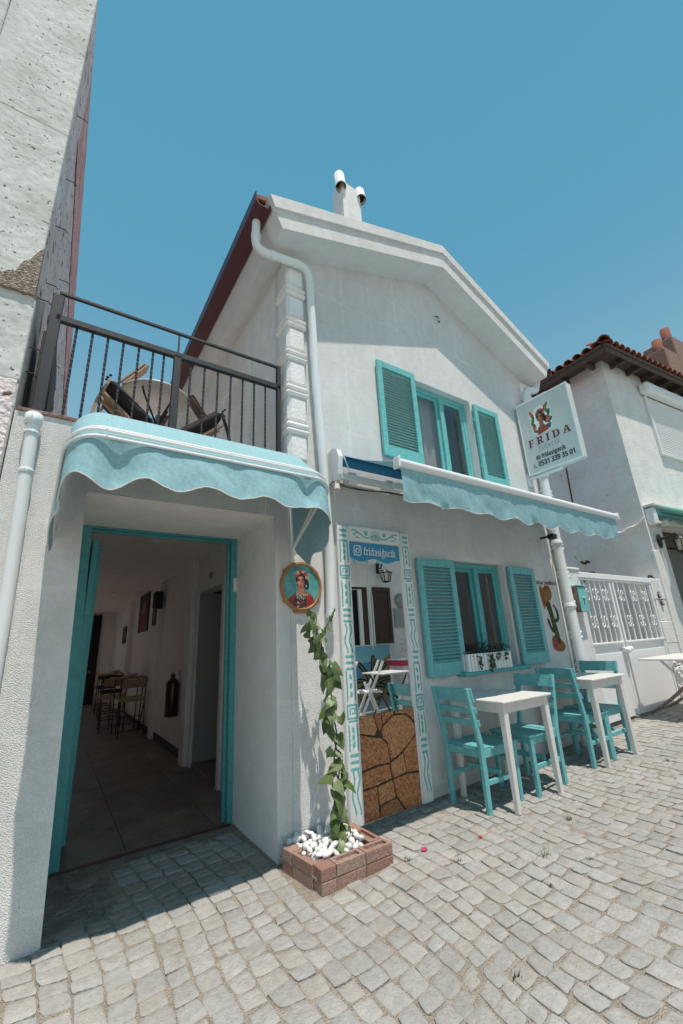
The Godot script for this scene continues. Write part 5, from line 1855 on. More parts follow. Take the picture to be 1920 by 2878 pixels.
# ---------------------------------------------------------------- terrace
func railing() -> void:
	var R := thing("terrace_railing", "black wrought iron railing with twisted bars on the roof terrace", "railing")
	var z := -0.055
	var twist := S()
	twist.set_smooth_group(-1)
	var n := 46
	var prev := []
	for i in n + 1:
		var a := i * 0.62
		var y := 2.70 + 0.69 * i / n
		var ring := []
		for k in 4:
			ring.append(V(0.0088 * cos(a + TAU * k / 4), y, 0.0088 * sin(a + TAU * k / 4)))
		if i > 0:
			for k in 4:
				var j := (k + 1) % 4
				quad(twist, prev[j], prev[k], ring[k], ring[j])
		prev = ring
	var tm := done(twist)
	var plain := S()
	tube(plain, [V(0, 2.70, 0), V(0, 3.39, 0)], 0.007, 4)
	var pm := done(plain)
	for s in [[-0.243, 0.032, 3.585], [0.53, 0.026, 3.40], [1.365, 0.016, 3.62]]:
		var p := S()
		bx(p, V(s[0] - s[1], 2.69, z - 0.02), V(s[0] + s[1], s[2], z + 0.02), 0.003)
		put("post", p, M.iron, R)
	var tr := S()
	bx(tr, V(-0.243, 3.60, z - 0.012), V(1.38, 3.622, z + 0.012), 0.003)
	put("top_rail", tr, M.iron, R)
	var lr := S()
	bx(lr, V(-0.24, 3.385, z - 0.02), V(1.38, 3.43, z + 0.02), 0.003)
	put("lower_rail", lr, M.iron, R)
	var lk := S()
	bx(lk, V(0.525, 3.43, z - 0.006), V(0.538, 3.60, z + 0.006))
	put("link", lk, M.iron, R)
	for x in [-0.118, -0.025, 0.068, 0.165, 0.265, 0.36, 0.435, 0.63, 0.735, 0.84]:
		put("twisted_bar", tm, M.iron, R, V(x, 0, z))
	for x in [0.945, 1.045, 1.145, 1.245]:
		put("twisted_bar" if x > 1.0 else "plain_bar", tm if x > 1.0 else pm, M.iron, R, V(x, 0, z))
	for k in 12:
		put("side_bar", tm, M.iron, R, V(-0.265, 0, z - 0.11 - k * 0.1))
	var sr := S()
	bx(sr, V(-0.285, 3.385, z - 1.3), V(-0.245, 3.43, z - 0.02), 0.003)
	bx(sr, V(-0.277, 3.60, z - 1.3), V(-0.253, 3.622, z - 0.02), 0.003)
	put("side_rail", sr, M.iron, R)
	# round table and two cushioned folding chairs
	var T := thing("round_terrace_table", "round pale bistro table with black crossed legs behind the terrace railing", "table", V(0.50, 2.655, -0.72))
	var tp := S()
	lathe(tp, [Vector2(0.0, 0.735), Vector2(0.27, 0.735), Vector2(0.278, 0.742), Vector2(0.278, 0.755), Vector2(0.27, 0.76), Vector2(0.0, 0.76)], 40)
	put("tabletop", tp, M.tabletop, T)
	for s in [[-1, -1], [-1, 1], [1, -1], [1, 1]]:
		var l := S()
		tube(l, [V(s[0] * 0.13, 0.735, s[1] * 0.16), V(s[0] * 0.11, 0.68, s[1] * 0.14), V(-s[0] * 0.16, 0.0, s[1] * 0.19)], 0.009, 6)
		put("leg", l, M.black, T)
	for q in [[0.155, -0.36, 1, "left terrace chair with dark cushion, folded slatted wood, beside the round table"], [0.905, -0.42, -1, "right terrace chair with dark cushion, against the white side wall"]]:
		var c := thing("terrace_chair", q[3], "chair", V(q[0], 2.655, q[1]), 0.0, "folding chairs with dark cushions on the terrace")
		var d: float = q[2]
		var b := Basis(Vector3.BACK, -d * 0.72)
		var cu := S()
		box(cu, Vector3.ZERO, V(0.43, 0.085, 0.38), 0.035, Transform3D(b, V(d * 0.11, 0.37, -0.05)))
		put("cushion", cu, M.cushion, c)
		for k in 2:
			var sl := S()
			box(sl, V(0.02 * d, -0.062, 0.02 + k * 0.10), V(0.37, 0.020, 0.06), 0.003, Transform3D(b, V(d * 0.09, 0.36, -0.04)))
			put("seat_slat", sl, M.pine, c)
		for s in [-0.19, 0.17]:
			var l := S()
			tube(l, [V(-d * 0.15, 0.0, s), V(-d * 0.10, 0.30, s), V(-d * 0.04, 0.48, s)], 0.010, 4)
			put("leg", l, M.pine if d > 0 else M.black, c)
		var bk := S()
		box(bk, Vector3.ZERO, V(0.30, 0.018, 0.12), 0.005, Transform3D(Basis(Vector3.BACK, d * 0.95), V(d * (0.16 if d > 0 else 0.04), 0.86 if d > 0 else 0.72, -0.30)))
		box(bk, V(0, 0.03, 0.03), V(0.30, 0.016, 0.03), 0.004, Transform3D(Basis(Vector3.BACK, d * 0.95), V(d * (0.16 if d > 0 else 0.04), 0.86 if d > 0 else 0.72, -0.30)))
		put("back_rest", bk, M.pine if d > 0 else M.oldwood, c)
		var kn := S()
		for k in 5:
			ball(kn, V(-d * 0.05 + 0.012 * sin(k * 2.0), 0.44 + 0.02 * k, 0.17), V(0.012, 0.008, 0.012), 6, 4)
		put("cushion_tie", kn, M.black, c)

# ---------------------------------------------------------------- things in the passage
func passage() -> void:
	var E := thing("fire_extinguisher", "dark red fire extinguisher hanging on the passage wall", "fire extinguisher", V(1.415, 0.46, -3.42))
	var b := S()
	lathe(b, [Vector2(0.0, 0), Vector2(0.075, 0.0), Vector2(0.08, 0.012), Vector2(0.08, 0.40), Vector2(0.065, 0.44), Vector2(0.03, 0.465), Vector2(0.024, 0.49), Vector2(0.0, 0.49)], 20)
	put("cylinder", b, M.red, E)
	var v := S()
	box(v, V(0, 0.505, 0), V(0.05, 0.03, 0.03), 0.004)
	box(v, V(-0.02, 0.55, 0.0), V(0.022, 0.075, 0.02), 0.004, Transform3D(Basis(Vector3.BACK, -0.2), Vector3.ZERO))
	put("valve", v, M.black, E)
	var g := S()
	tube(g, [V(0, 0.5, -0.03), V(0.0, 0.50, -0.07), V(0.0, 0.40, -0.095), V(0.0, 0.12, -0.095)], 0.009, 6)
	put("hose", g, M.black, E)
	var pin := S()
	var pts := []
	for i in 13:
		pts.append(V(-0.01, 0.53 + 0.022 * sin(TAU * i / 12.0), 0.045 + 0.022 * cos(TAU * i / 12.0)))
	tube(pin, pts, 0.003, 5, false)
	put("safety_pin", pin, M.iron, E)
	var sp := thing("wall_speaker", "small black loudspeaker high on the first passage pilaster", "loudspeaker", V(1.40, 2.09, -4.74))
	var sb := S()
	box(sb, Vector3.ZERO, V(0.13, 0.28, 0.16), 0.012)
	put("cabinet", sb, M.black, sp)
	var gr := S()
	box(gr, V(-0.067, 0, 0), V(0.006, 0.25, 0.135), 0.003)
	put("grille", gr, M.cushion, sp)
	var k := 0
	for q in [[-6.55, 1.66, 2.40, 0.52, "red and black picture hung high on the passage wall"], [-5.42, 1.72, 2.06, 0.16, "narrow dark picture just beyond the first pilaster"], [-5.14, 1.76, 2.12, 0.14, "small dark picture nearest the loudspeaker"], [-9.0, 1.5, 1.9, 0.3, "small dark frame deep in the passage"]]:
		var f := S()
		bx(f, V(1.475, q[1], q[0] - q[3]), V(1.4995, q[2], q[0] + q[3]), 0.004)
		var P := put("passage_picture", f, M.black, self)
		meta(P, q[4], "picture")
		var im := Image.create(48, 64, false, Image.FORMAT_RGB8)
		im.fill(lin(0.04, 0.03, 0.03))
		if k == 0:
			p_poly(im, [Vector2(14, 64), Vector2(18, 20), Vector2(30, 8), Vector2(40, 30), Vector2(44, 64)], lin(0.25, 0.02, 0.02))
			p_ell(im, 26, 24, 8, 10, lin(0.3, 0.15, 0.1))
		else:
			p_ell(im, 24, 32, 14, 20, lin(0.1, 0.1, 0.09))
		var pr := S()
		uvquad(pr, V(1.4735, q[1] + 0.02, q[0] - q[3] + 0.02), V(1.4735, q[1] + 0.02, q[0] + q[3] - 0.02), V(1.4735, q[2] - 0.02, q[0] + q[3] - 0.02), V(1.4735, q[2] - 0.02, q[0] - q[3] + 0.02))
		put("printed_picture", pr, print_mat(im), P)
		k += 1
	var ns := S()
	bx(ns, V(1.492, 2.08, -2.26), V(1.4995, 2.15, -2.14), 0.002)
	meta(put("door_plate", ns, M.gold, self), "little brass coloured plate above the side door in the passage", "door plate")
	# bistro tables and chairs
	for q in [[1.22, -5.95, "nearest bistro table along the passage wall, bowl on top"], [1.22, -8.2, "farther bistro table deep in the passage"]]:
		var T := thing("passage_table", q[2], "table", V(q[0], 0, q[1]), 0.0, "bistro tables in the passage")
		var tp := S()
		bx(tp, V(-0.26, 0.845, -0.30), V(0.27, 0.87, 0.30), 0.004)
		put("tabletop", tp, M.pine, T)
		for s in [[-1, -1], [-1, 1], [1, -1], [1, 1]]:
			var l := S()
			tube(l, [V(s[0] * 0.22, 0.845, s[1] * 0.26), V(s[0] * 0.20, 0.0, s[1] * 0.2)], 0.009, 6)
			put("leg", l, M.black, T)
		var bo := S()
		lathe(bo, [Vector2(0.03, 0), Vector2(0.07, 0.02), Vector2(0.095, 0.06), Vector2(0.088, 0.06), Vector2(0.0, 0.02)], 16)
		meta(put("bowl", bo, M.wtable, self, V(q[0] + 0.06, 0.871, q[1] + 0.1)), "pale bowl on the nearest bistro table in the passage" if q[1] > -7 else "pale bowl on the farther bistro table", "bowl")
	for q in [[1.235, -5.3, M.cream, "nearest passage chair with cream cushion, seen from behind"], [1.05, -6.1, M.cream, "second passage chair with cream cushion at the bistro table"], [1.15, -7.4, M.cushion, "passage chair with dark cushion at the farther table"], [1.2, -8.9, M.cushion, "farthest passage chair, dark, near the end door"]]:
		var C := thing("bistro_chair", q[3], "chair", V(q[0], 0, q[1]), 0.0, "black metal bistro chairs in the passage")
		var cu := S()
		box(cu, V(0, 0.545, -0.17), V(0.40, 0.065, 0.36), 0.028)
		put("cushion", cu, q[2], C)
		for s in [-1, 1]:
			var l := S()
			tube(l, [V(s * 0.185, 0, 0.10), V(s * 0.185, 0.50, -0.04), V(s * 0.185, 0.88, 0.03)], 0.009, 6)
			tube(l, [V(s * 0.17, 0, -0.34), V(s * 0.18, 0.50, -0.02)], 0.009, 6)
			put("leg", l, M.black, C)
		var st := S()
		for y in [0.10, 0.20, 0.30]:
			tube(st, [V(-0.185, y, 0.10 - y * 0.28), V(0.185, y, 0.10 - y * 0.28)], 0.006, 6)
		put("stretcher", st, M.black, C)
		var bk := S()
		box(bk, V(0, 0.79, 0.015), V(0.36, 0.13, 0.018), 0.005)
		put("back_rest", bk, M.pine if q[1] > -6.5 else M.black, C)

# ---------------------------------------------------------------- gate between the houses
func gate() -> void:
	var W := thing("gate_pillar", "white plastered pillar between the house and the iron gate", "pillar")
	var p := S()
	bx(p, V(5.31, -0.35, -0.30), V(5.625, 2.02, -0.004), 0.012)
	put("shaft", p, M.stucco, W)
	var cp := S()
	bx(cp, V(5.30, 2.021, -0.32), V(5.66, 2.05, 0.012), 0.008)
	put("cap", cp, M.smooth, W)
	var G := thing("iron_gate", "white iron double gate with bars, scrolls and solid lower panels", "gate")
	var top := S()
	bx(top, V(5.62, 1.93, -0.08), V(7.85, 2.005, -0.01), 0.006)
	bx(top, V(5.62, 1.905, -0.07), V(7.85, 1.929, -0.02), 0.004)
	put("top_rail", top, M.trim, G)
	for q in [[5.64, 6.50, 5], [6.56, 7.83, 6]]:
		var y0 := 0.19
		var f := S()
		for x in [q[0] + 0.02, q[1] - 0.02]:
			bx(f, V(x - 0.022, y0, -0.065), V(x + 0.022, 1.90, -0.025), 0.004)
		bx(f, V(q[0], 1.075, -0.06), V(q[1], 1.10, -0.015), 0.004)
		var leafo := put("gate_leaf", f, M.trim, G)
		var sh := S()
		bx(sh, V(q[0] + 0.042, y0, -0.058), V(q[1] - 0.042, 0.96, -0.040))
		bx(sh, V(q[0] + 0.042, 0.9605, -0.066), V(q[1] - 0.042, 1.0745, -0.050))
		put("lower_panel", sh, M.trim, leafo)
		for i in q[2]:
			var x := lerpf(q[0], q[1], (i + 1.0) / (q[2] + 1.0))
			var b := S()
			tube(b, [V(x, 1.10, -0.045), V(x, 1.905, -0.045)], 0.009, 4)
			put("bar", b, M.trim, leafo)
		for r in 2:
			for i in 3:
				var x := lerpf(q[0], q[1], (i * 2 + 1.0 + (0.0 if r == 0 else 0.5)) / 6.5)
				var y := 1.715 if r == 0 else 1.36
				var sc := S()
				for s in [-1, 1]:
					for e in [-1, 1]:
						var pts := []
						for k in 13:
							var a := k / 12.0 * PI * 1.5
							var rad := 0.036 * (1.0 - 0.5 * k / 12.0)
							pts.append(V(x + s * (0.046 - cos(a) * rad), y + e * (0.042 + sin(a) * rad), -0.030))
						tube(sc, pts, 0.0068, 5)
					tube(sc, [V(x + s * 0.004, y - 0.05, -0.030), V(x + s * 0.004, y + 0.05, -0.030)], 0.0085, 5)
				put("scroll", sc, M.trim, leafo)
	var kb := S()
	ball(kb, V(6.44, 0.985, 0.03), V(0.038, 0.038, 0.038), 12, 8)
	ball(kb, V(6.52, 1.0, 0.03), V(0.034, 0.034, 0.034), 12, 8)
	bx(kb, V(6.40, 0.96, -0.03), V(6.55, 1.02, 0.012), 0.004)
	put("knob", kb, M.trim, G)
	var Q := thing("old_gate_pier", "weathered whitewashed pier with peeling plaster right of the iron gate", "pillar")
	var ps := S()
	for k in 6:
		bx(ps, V(7.855 + 0.012 * sin(k * 2.1), 0.0 + k * 0.335, -0.35), V(8.27, 0.337 + k * 0.335, -0.012 + 0.006 * sin(k * 3.0)), 0.012)
	put("shaft", ps, M.oldwhite, Q)
	var rb := S()
	for k in 42:
		var y := rng.randf_range(0.1, 0.85)
		ball(rb, V(7.86 + rng.randf_range(0.0, 0.34) * (1.0 - y * 0.3), y, -0.008), V(rng.randf_range(0.02, 0.06), rng.randf_range(0.015, 0.04), 0.014), 7, 5, Basis(Vector3.BACK, rng.randf_range(-0.6, 0.6)), 0.06)
	put("broken_plaster", rb, M.oldwhite, Q)
	var sh := S()
	for k in 5:
		ball(sh, V(7.86 + 0.035 * k, 2.03 + 0.02 * sin(k * 2.0), -0.03), V(0.02, 0.012, 0.02), 6, 4)
	tube(sh, [V(7.86, 2.0, -0.03), V(7.92, 2.06, -0.03), V(8.0, 2.03, -0.03), V(8.06, 2.0, -0.02)], 0.012, 6)
	put("old_wire", sh, M.black, Q)
	for q in [[7.985, 1.742, "upper dark blue house number plaque on the gate pier"], [8.03, 1.625, "lower dark blue house number plaque on the gate pier"]]:
		var b := S()
		var pts := []
		for k in 8:
			var a := TAU * (k + 0.5) / 8.0
			pts.append_array([0.048 * cos(a), 0.054 * sin(a)])
		prism(b, pv(pts), 0.0, 0.012)
		var o := put("number_plaque", b, M.navy, self, V(q[0], q[1], 0.004))
		meta(o, q[2], "number plaque")
		text("number", "17" if q[1] > 1.7 else "13", M.ink_white, o, Transform3D(Basis(), V(0, 0.004, 0.0135)), 0.075, "Droid Sans", true)
	# letter box
	var L := thing("letter_box", "small turquoise wooden letter box on the gate pillar", "letter box")
	var b := S()
	bx(b, V(5.335, 1.485, -0.002), V(5.352, 1.795, 0.085), 0.003)
	bx(b, V(5.50, 1.485, -0.002), V(5.517, 1.795, 0.085), 0.003)
	bx(b, V(5.335, 1.485, -0.002), V(5.517, 1.500, 0.085), 0.003)
	put("case", b, M.chim, L)
	var d := S()
	bx(d, V(5.332, 1.487, 0.088), V(5.52, 1.785, 0.102), 0.004)
	put("door", d, M.teal2, L)
	var lid := S()
	box(lid, V(5.426, 1.80, 0.055), V(0.215, 0.014, 0.12), 0.004)
	put("lid", lid, M.teal2, L)
	var hs := S()
	box(hs, V(5.426, 1.655, 0.106), V(0.045, 0.014, 0.012), 0.003)
	put("pull", hs, M.trim, L)
	var kh := S()
	box(kh, V(5.424, 1.605, 0.104), V(0.008, 0.075, 0.006), 0.0)
	put("slot", kh, M.black, L)

# ---------------------------------------------------------------- neighbour house on the right
func neighbour() -> void:
	var N := thing("neighbour_house", "old white corner house with red tiled eaves on the right", "house", V(8.25, 0, 0), -0.105)
	var w := S()
	wall(w, 0.0, 14.0, -0.35, 6.3, -0.3, 0.0, [[0.46, 4.2, 0.1, 2.9]])
	put("front_wall", w, M.oldwhite, N)
	var sd := S()
	bx(sd, V(0.0, -0.35, -8.0), V(0.3, 6.3, -0.30))
	put("side_wall", sd, M.nbside, N)
	var jb := S()
	bx(jb, V(-0.02, 0.1, -0.03), V(0.155, 2.49, 0.02), 0.008)
	put("plaster_edge", jb, M.oldwhite, N)
	var rm := S()
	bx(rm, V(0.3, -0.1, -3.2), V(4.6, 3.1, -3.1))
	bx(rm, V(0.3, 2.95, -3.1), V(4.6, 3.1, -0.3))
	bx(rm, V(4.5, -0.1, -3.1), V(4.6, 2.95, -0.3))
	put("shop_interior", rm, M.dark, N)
	var dk := S()
	bx(dk, V(0.46, 2.62, -0.2), V(4.2, 2.9, -0.12))
	put("door_head", dk, M.brown, N)
	var dl := S()
	bx(dl, V(0.62, 0.1, -0.26), V(4.2, 2.61, -0.20))
	put("dark_door", dl, M.room, N)
	# eaves
	var ef := 0.33
	var es := 0.42
	var y0 := 6.14
	var fa := S()
	bx(fa, V(-es, y0, ef - 0.03), V(14.0, y0 + 0.10, ef), 0.006)
	bx(fa, V(-es, y0, -8.0), V(-es + 0.03, y0 + 0.10, ef - 0.031), 0.006)
	bx(fa, V(-es + 0.02, y0 + 0.101, ef - 0.06), V(14.0, y0 + 0.17, ef + 0.02), 0.006)
	bx(fa, V(-es - 0.02, y0 + 0.101, -8.0), V(-es + 0.04, y0 + 0.17, ef - 0.061), 0.006)
	put("fascia_board", fa, M.oldwood, N)
	var so := S()
	bx(so, V(-es + 0.03, y0 + 0.13, -8.0), V(0.0, y0 + 0.16, ef - 0.06))
	bx(so, V(0.0, y0 + 0.13, 0.0), V(14.0, y0 + 0.16, ef - 0.06))
	put("soffit_board", so, M.oldwood, N)
	for k in 9:
		var r := S()
		box(r, V(0.30 + k * 0.55, y0 + 0.07, 0.15), V(0.07, 0.11, 0.32), 0.006)
		put("rafter_end", r, M.oldwood, N)
	for k in 6:
		var r := S()
		box(r, V(-0.2, y0 + 0.07, -0.15 - k * 0.55), V(0.40, 0.11, 0.07), 0.006)
		put("rafter_end", r, M.oldwood, N)
	var slope := 0.42
	var rs := S()
	var c0 := V(-es, y0 + 0.17, ef)
	var c1 := V(14.0, y0 + 0.17, ef)
	var c2 := V(-es, y0 + 0.17, -8.0)
	var rd := V(3.6, y0 + 0.17 + 4.0 * slope, ef - 4.0)
	quad(rs, c0, c1, V(14.0, rd.y, rd.z), rd)
	quad(rs, c2, c0, rd, V(rd.x, rd.y, -8.0))
	var roof := put("roof", rs, M.tile_red, N)
	var lt := S()
	var half := []
	for i in 2:
		var row := []
		for k in 9:
			var a := PI * k / 8.0
			row.append(V(cos(a) * 0.085, sin(a) * 0.07, -0.42 * i))
		half.append(row)
	sweep_sheet(lt, half)
	var inn := []
	for i in 2:
		var row := []
		for k in 9:
			var a := PI * k / 8.0
			row.append(V(cos(a) * 0.071, sin(a) * 0.056, -0.42 * i))
		inn.append(row)
	sweep_sheet(lt, [inn[1], inn[0]])
	sweep_sheet(lt, [half[0], inn[0]], -1)
	var tm := done(lt)
	for row in 3:
		for k in 34:
			var x := -0.30 + k * 0.19
			var up := row * 0.36
			if x < -es + up + 0.1:
				continue
			var o := put("roof_tile", tm, M.tile_red, roof, V(x, y0 + 0.175 + up * slope, ef + 0.05 - up))
			o.rotation = V(atan(slope) + rng.randf_range(-0.04, 0.04), rng.randf_range(-0.03, 0.03), 0)
		for k in 22:
			var z := 0.20 - k * 0.19
			var up := row * 0.36
			if z > ef - up - 0.1:
				continue
			var o := put("roof_tile", tm, M.tile_red, roof, V(-es - 0.05 + up, y0 + 0.175 + up * slope, z))
			o.basis = Basis(Vector3.UP, -PI / 2) * Basis(Vector3.RIGHT, atan(slope) + rng.randf_range(-0.04, 0.04))
	for k in 6:
		var o := put("hip_tile", tm, M.tile_red, roof, V(-es + 0.28 * k - 0.03, y0 + 0.21 + 0.28 * k * slope, ef - 0.28 * k + 0.03))
		o.basis = (Basis(Vector3.UP, -PI / 4) * Basis(Vector3.RIGHT, atan(slope / 1.414))).scaled(V(1.3, 1.3, 1.1))
	# chimneys with clay pots
	var cb := S()
	bx(cb, V(3.48, 6.0, -0.75), V(4.10, 7.86, -0.15), 0.02)
	bx(cb, V(4.12, 6.0, -0.85), V(5.6, 8.42, -0.15), 0.02)
	var ch := put("chimney", cb, M.chim, N)
	for q in [[3.62, 7.86, -0.32, 0.34], [4.32, 8.42, -0.32, 0.38], [4.75, 8.42, -0.5, 0.3], [3.95, 7.86, -0.45, 0.24]]:
		var p := S()
		lathe(p, [Vector2(0.11, 0), Vector2(0.105, q[3]), Vector2(0.085, q[3]), Vector2(0.085, 0.0)], 16)
		put("chimney_pot", p, M.tile_red, ch, V(q[0], q[1], q[2]))
	# roller shutter
	var bxs := S()
	box(bxs, V(2.9, 5.90, 0.10), V(3.6, 0.24, 0.20), 0.05)
	put("shutter_box", bxs, M.trim, N)
	var gd := S()
	bx(gd, V(1.235, 4.47, 0.003), V(1.29, 5.78, 0.05), 0.004)
	bx(gd, V(1.235, 4.44, 0.003), V(3.4, 4.469, 0.075), 0.004)
	put("shutter_guide", gd, M.trim, N)
	for k in 30:
		var s := S()
		box(s, V(2.33, 4.50 + k * 0.043, 0.022), V(2.06, 0.038, 0.022), 0.009)
		put("shutter_slat", s, M.trim, N)
	# teal awning rolled in over the shop door
	var A := thing("shop_awning", "teal awning in white cassette over the dark shop door at the right edge", "awning", V(8.25, 0, 0), -0.105)
	var hd := S()
	bx(hd, V(0.05, 3.25, 0.003), V(4.5, 3.29, 0.18), 0.006)
	put("cover", hd, M.oldwhite, A)
	var br := S()
	bx(br, V(0.05, 2.93, 0.003), V(0.17, 3.22, 0.14), 0.02)
	put("end_bracket", br, M.trim, A)
	var rl := S()
	tube(rl, [V(0.18, 3.14, 0.09), V(4.5, 3.14, 0.09)], 0.05, 14)
	put("roller", rl, M.tealdoor, A)
	var fb := S()
	quad(fb, V(0.30, 2.92, 0.75), V(4.4, 2.92, 0.75), V(4.4, 3.18, 0.10), V(0.30, 3.18, 0.10))
	var f2: Material = tri_map(mat(lin(0.2, 0.62, 0.52), 0.85), 6.0, null)
	f2.backlight = Color(0.2, 0.6, 0.5)
	put("fabric", fb, f2, A)
	var tb := S()
	bx(tb, V(0.17, 2.96, 0.05), V(4.5, 3.01, 0.10), 0.004)
	bx(tb, V(0.42, 2.93, 0.02), V(0.52, 3.04, 0.13), 0.01)
	bx(tb, V(0.66, 2.93, 0.02), V(0.76, 3.04, 0.13), 0.01)
	put("torsion_bar", tb, M.trim, A)
	# lantern
	var L := thing("wall_lantern", "black bracket lantern with amber panes beside the dark shop door", "lantern", V(8.25, 0, 0), -0.105)
	var pl := S()
	ball(pl, V(0.24, 2.66, 0.03), V(0.055, 0.13, 0.03), 12, 8)
	tube(pl, [V(0.24, 2.69, 0.05), V(0.255, 2.70, 0.14), V(0.27, 2.74, 0.22), V(0.28, 2.74, 0.27)], [0.028, 0.018, 0.014, 0.014], 8)
	put("bracket", pl, M.black, L)
	var lb := S()
	var lx := 0.285
	var lz := 0.30
	lathe(lb, [Vector2(0.0, 2.715), Vector2(0.03, 2.705), Vector2(0.095, 2.64), Vector2(0.10, 2.625)], 6, Transform3D(Basis(), V(lx, 0, lz)))
	lathe(lb, [Vector2(0.0, 2.36), Vector2(0.022, 2.375), Vector2(0.03, 2.40), Vector2(0.085, 2.43), Vector2(0.085, 2.445), Vector2(0.0, 2.445)], 6, Transform3D(Basis(), V(lx, 0, lz)))
	for k in 6:
		var a := TAU * k / 6.0
		tube(lb, [V(lx + 0.078 * sin(a), 2.44, lz + 0.078 * cos(a)), V(lx + 0.093 * sin(a), 2.63, lz + 0.093 * cos(a))], 0.006, 5)
	put("cage", lb, M.black, L)
	var gl := S()
	lathe(gl, [Vector2(0.072, 2.445), Vector2(0.086, 2.627)], 6, Transform3D(Basis(), V(lx, 0, lz)))
	put("pane", gl, M.lamp, L)
	# cables along the side wall
	var cb2 := S()
	for k in 2:
		var pts := []
		for i in 19:
			var t := i / 18.0
			pts.append(V(8.235 - 0.02 * k, lerpf(2.90, 3.05, t) - 0.05 * sin(t * PI) + 0.015 * sin(t * 14 + k), lerpf(-0.55, 0.03, t)))
		tube(cb2, pts, 0.014, 6)
	meta(put("wall_cables", cb2, M.oldwhite, self), "white cables sagging across the neighbour's side wall", "cables")
	var cf := S()
	var cw := S()
	tube(cw, [V(8.20, 2.8, -0.95), V(8.19, 2.62, -1.02), V(8.17, 2.50, -1.08), V(8.2, 2.42, -1.12)], 0.014, 6)
	tube(cw, [V(8.20, 2.85, -1.1), V(8.17, 2.66, -1.12), V(8.2, 2.48, -1.08)], 0.02, 6)
	meta(put("wall_conduit", cw, M.oldwhite, self), "two short white conduits above the rusty bracket on the neighbour's wall", "conduit")
	for k in 5:
		ball(cf, V(8.17, 2.47 + 0.02 * sin(k * 2.0), -1.03 - 0.03 * k), V(0.03, 0.025, 0.03), 6, 4)
	bx(cf, V(8.12, 2.26, -1.30), V(8.22, 2.285, -0.98), 0.004)
	bx(cf, V(8.19, 2.12, -1.22), V(8.22, 2.26, -1.19))
	meta(put("cable_bracket", cf, M.rust, self), "rusty dark bracket with cable knot on the neighbour's wall above the gate", "bracket")
	var bp := S()
	tube(bp, [V(8.235, 3.3, -1.12), V(8.235, 4.4, -1.08)], 0.016, 8)
	meta(put("brown_pipe", bp, M.rust, self), "thin brown pipe running down the neighbour's wall below the sign", "pipe")

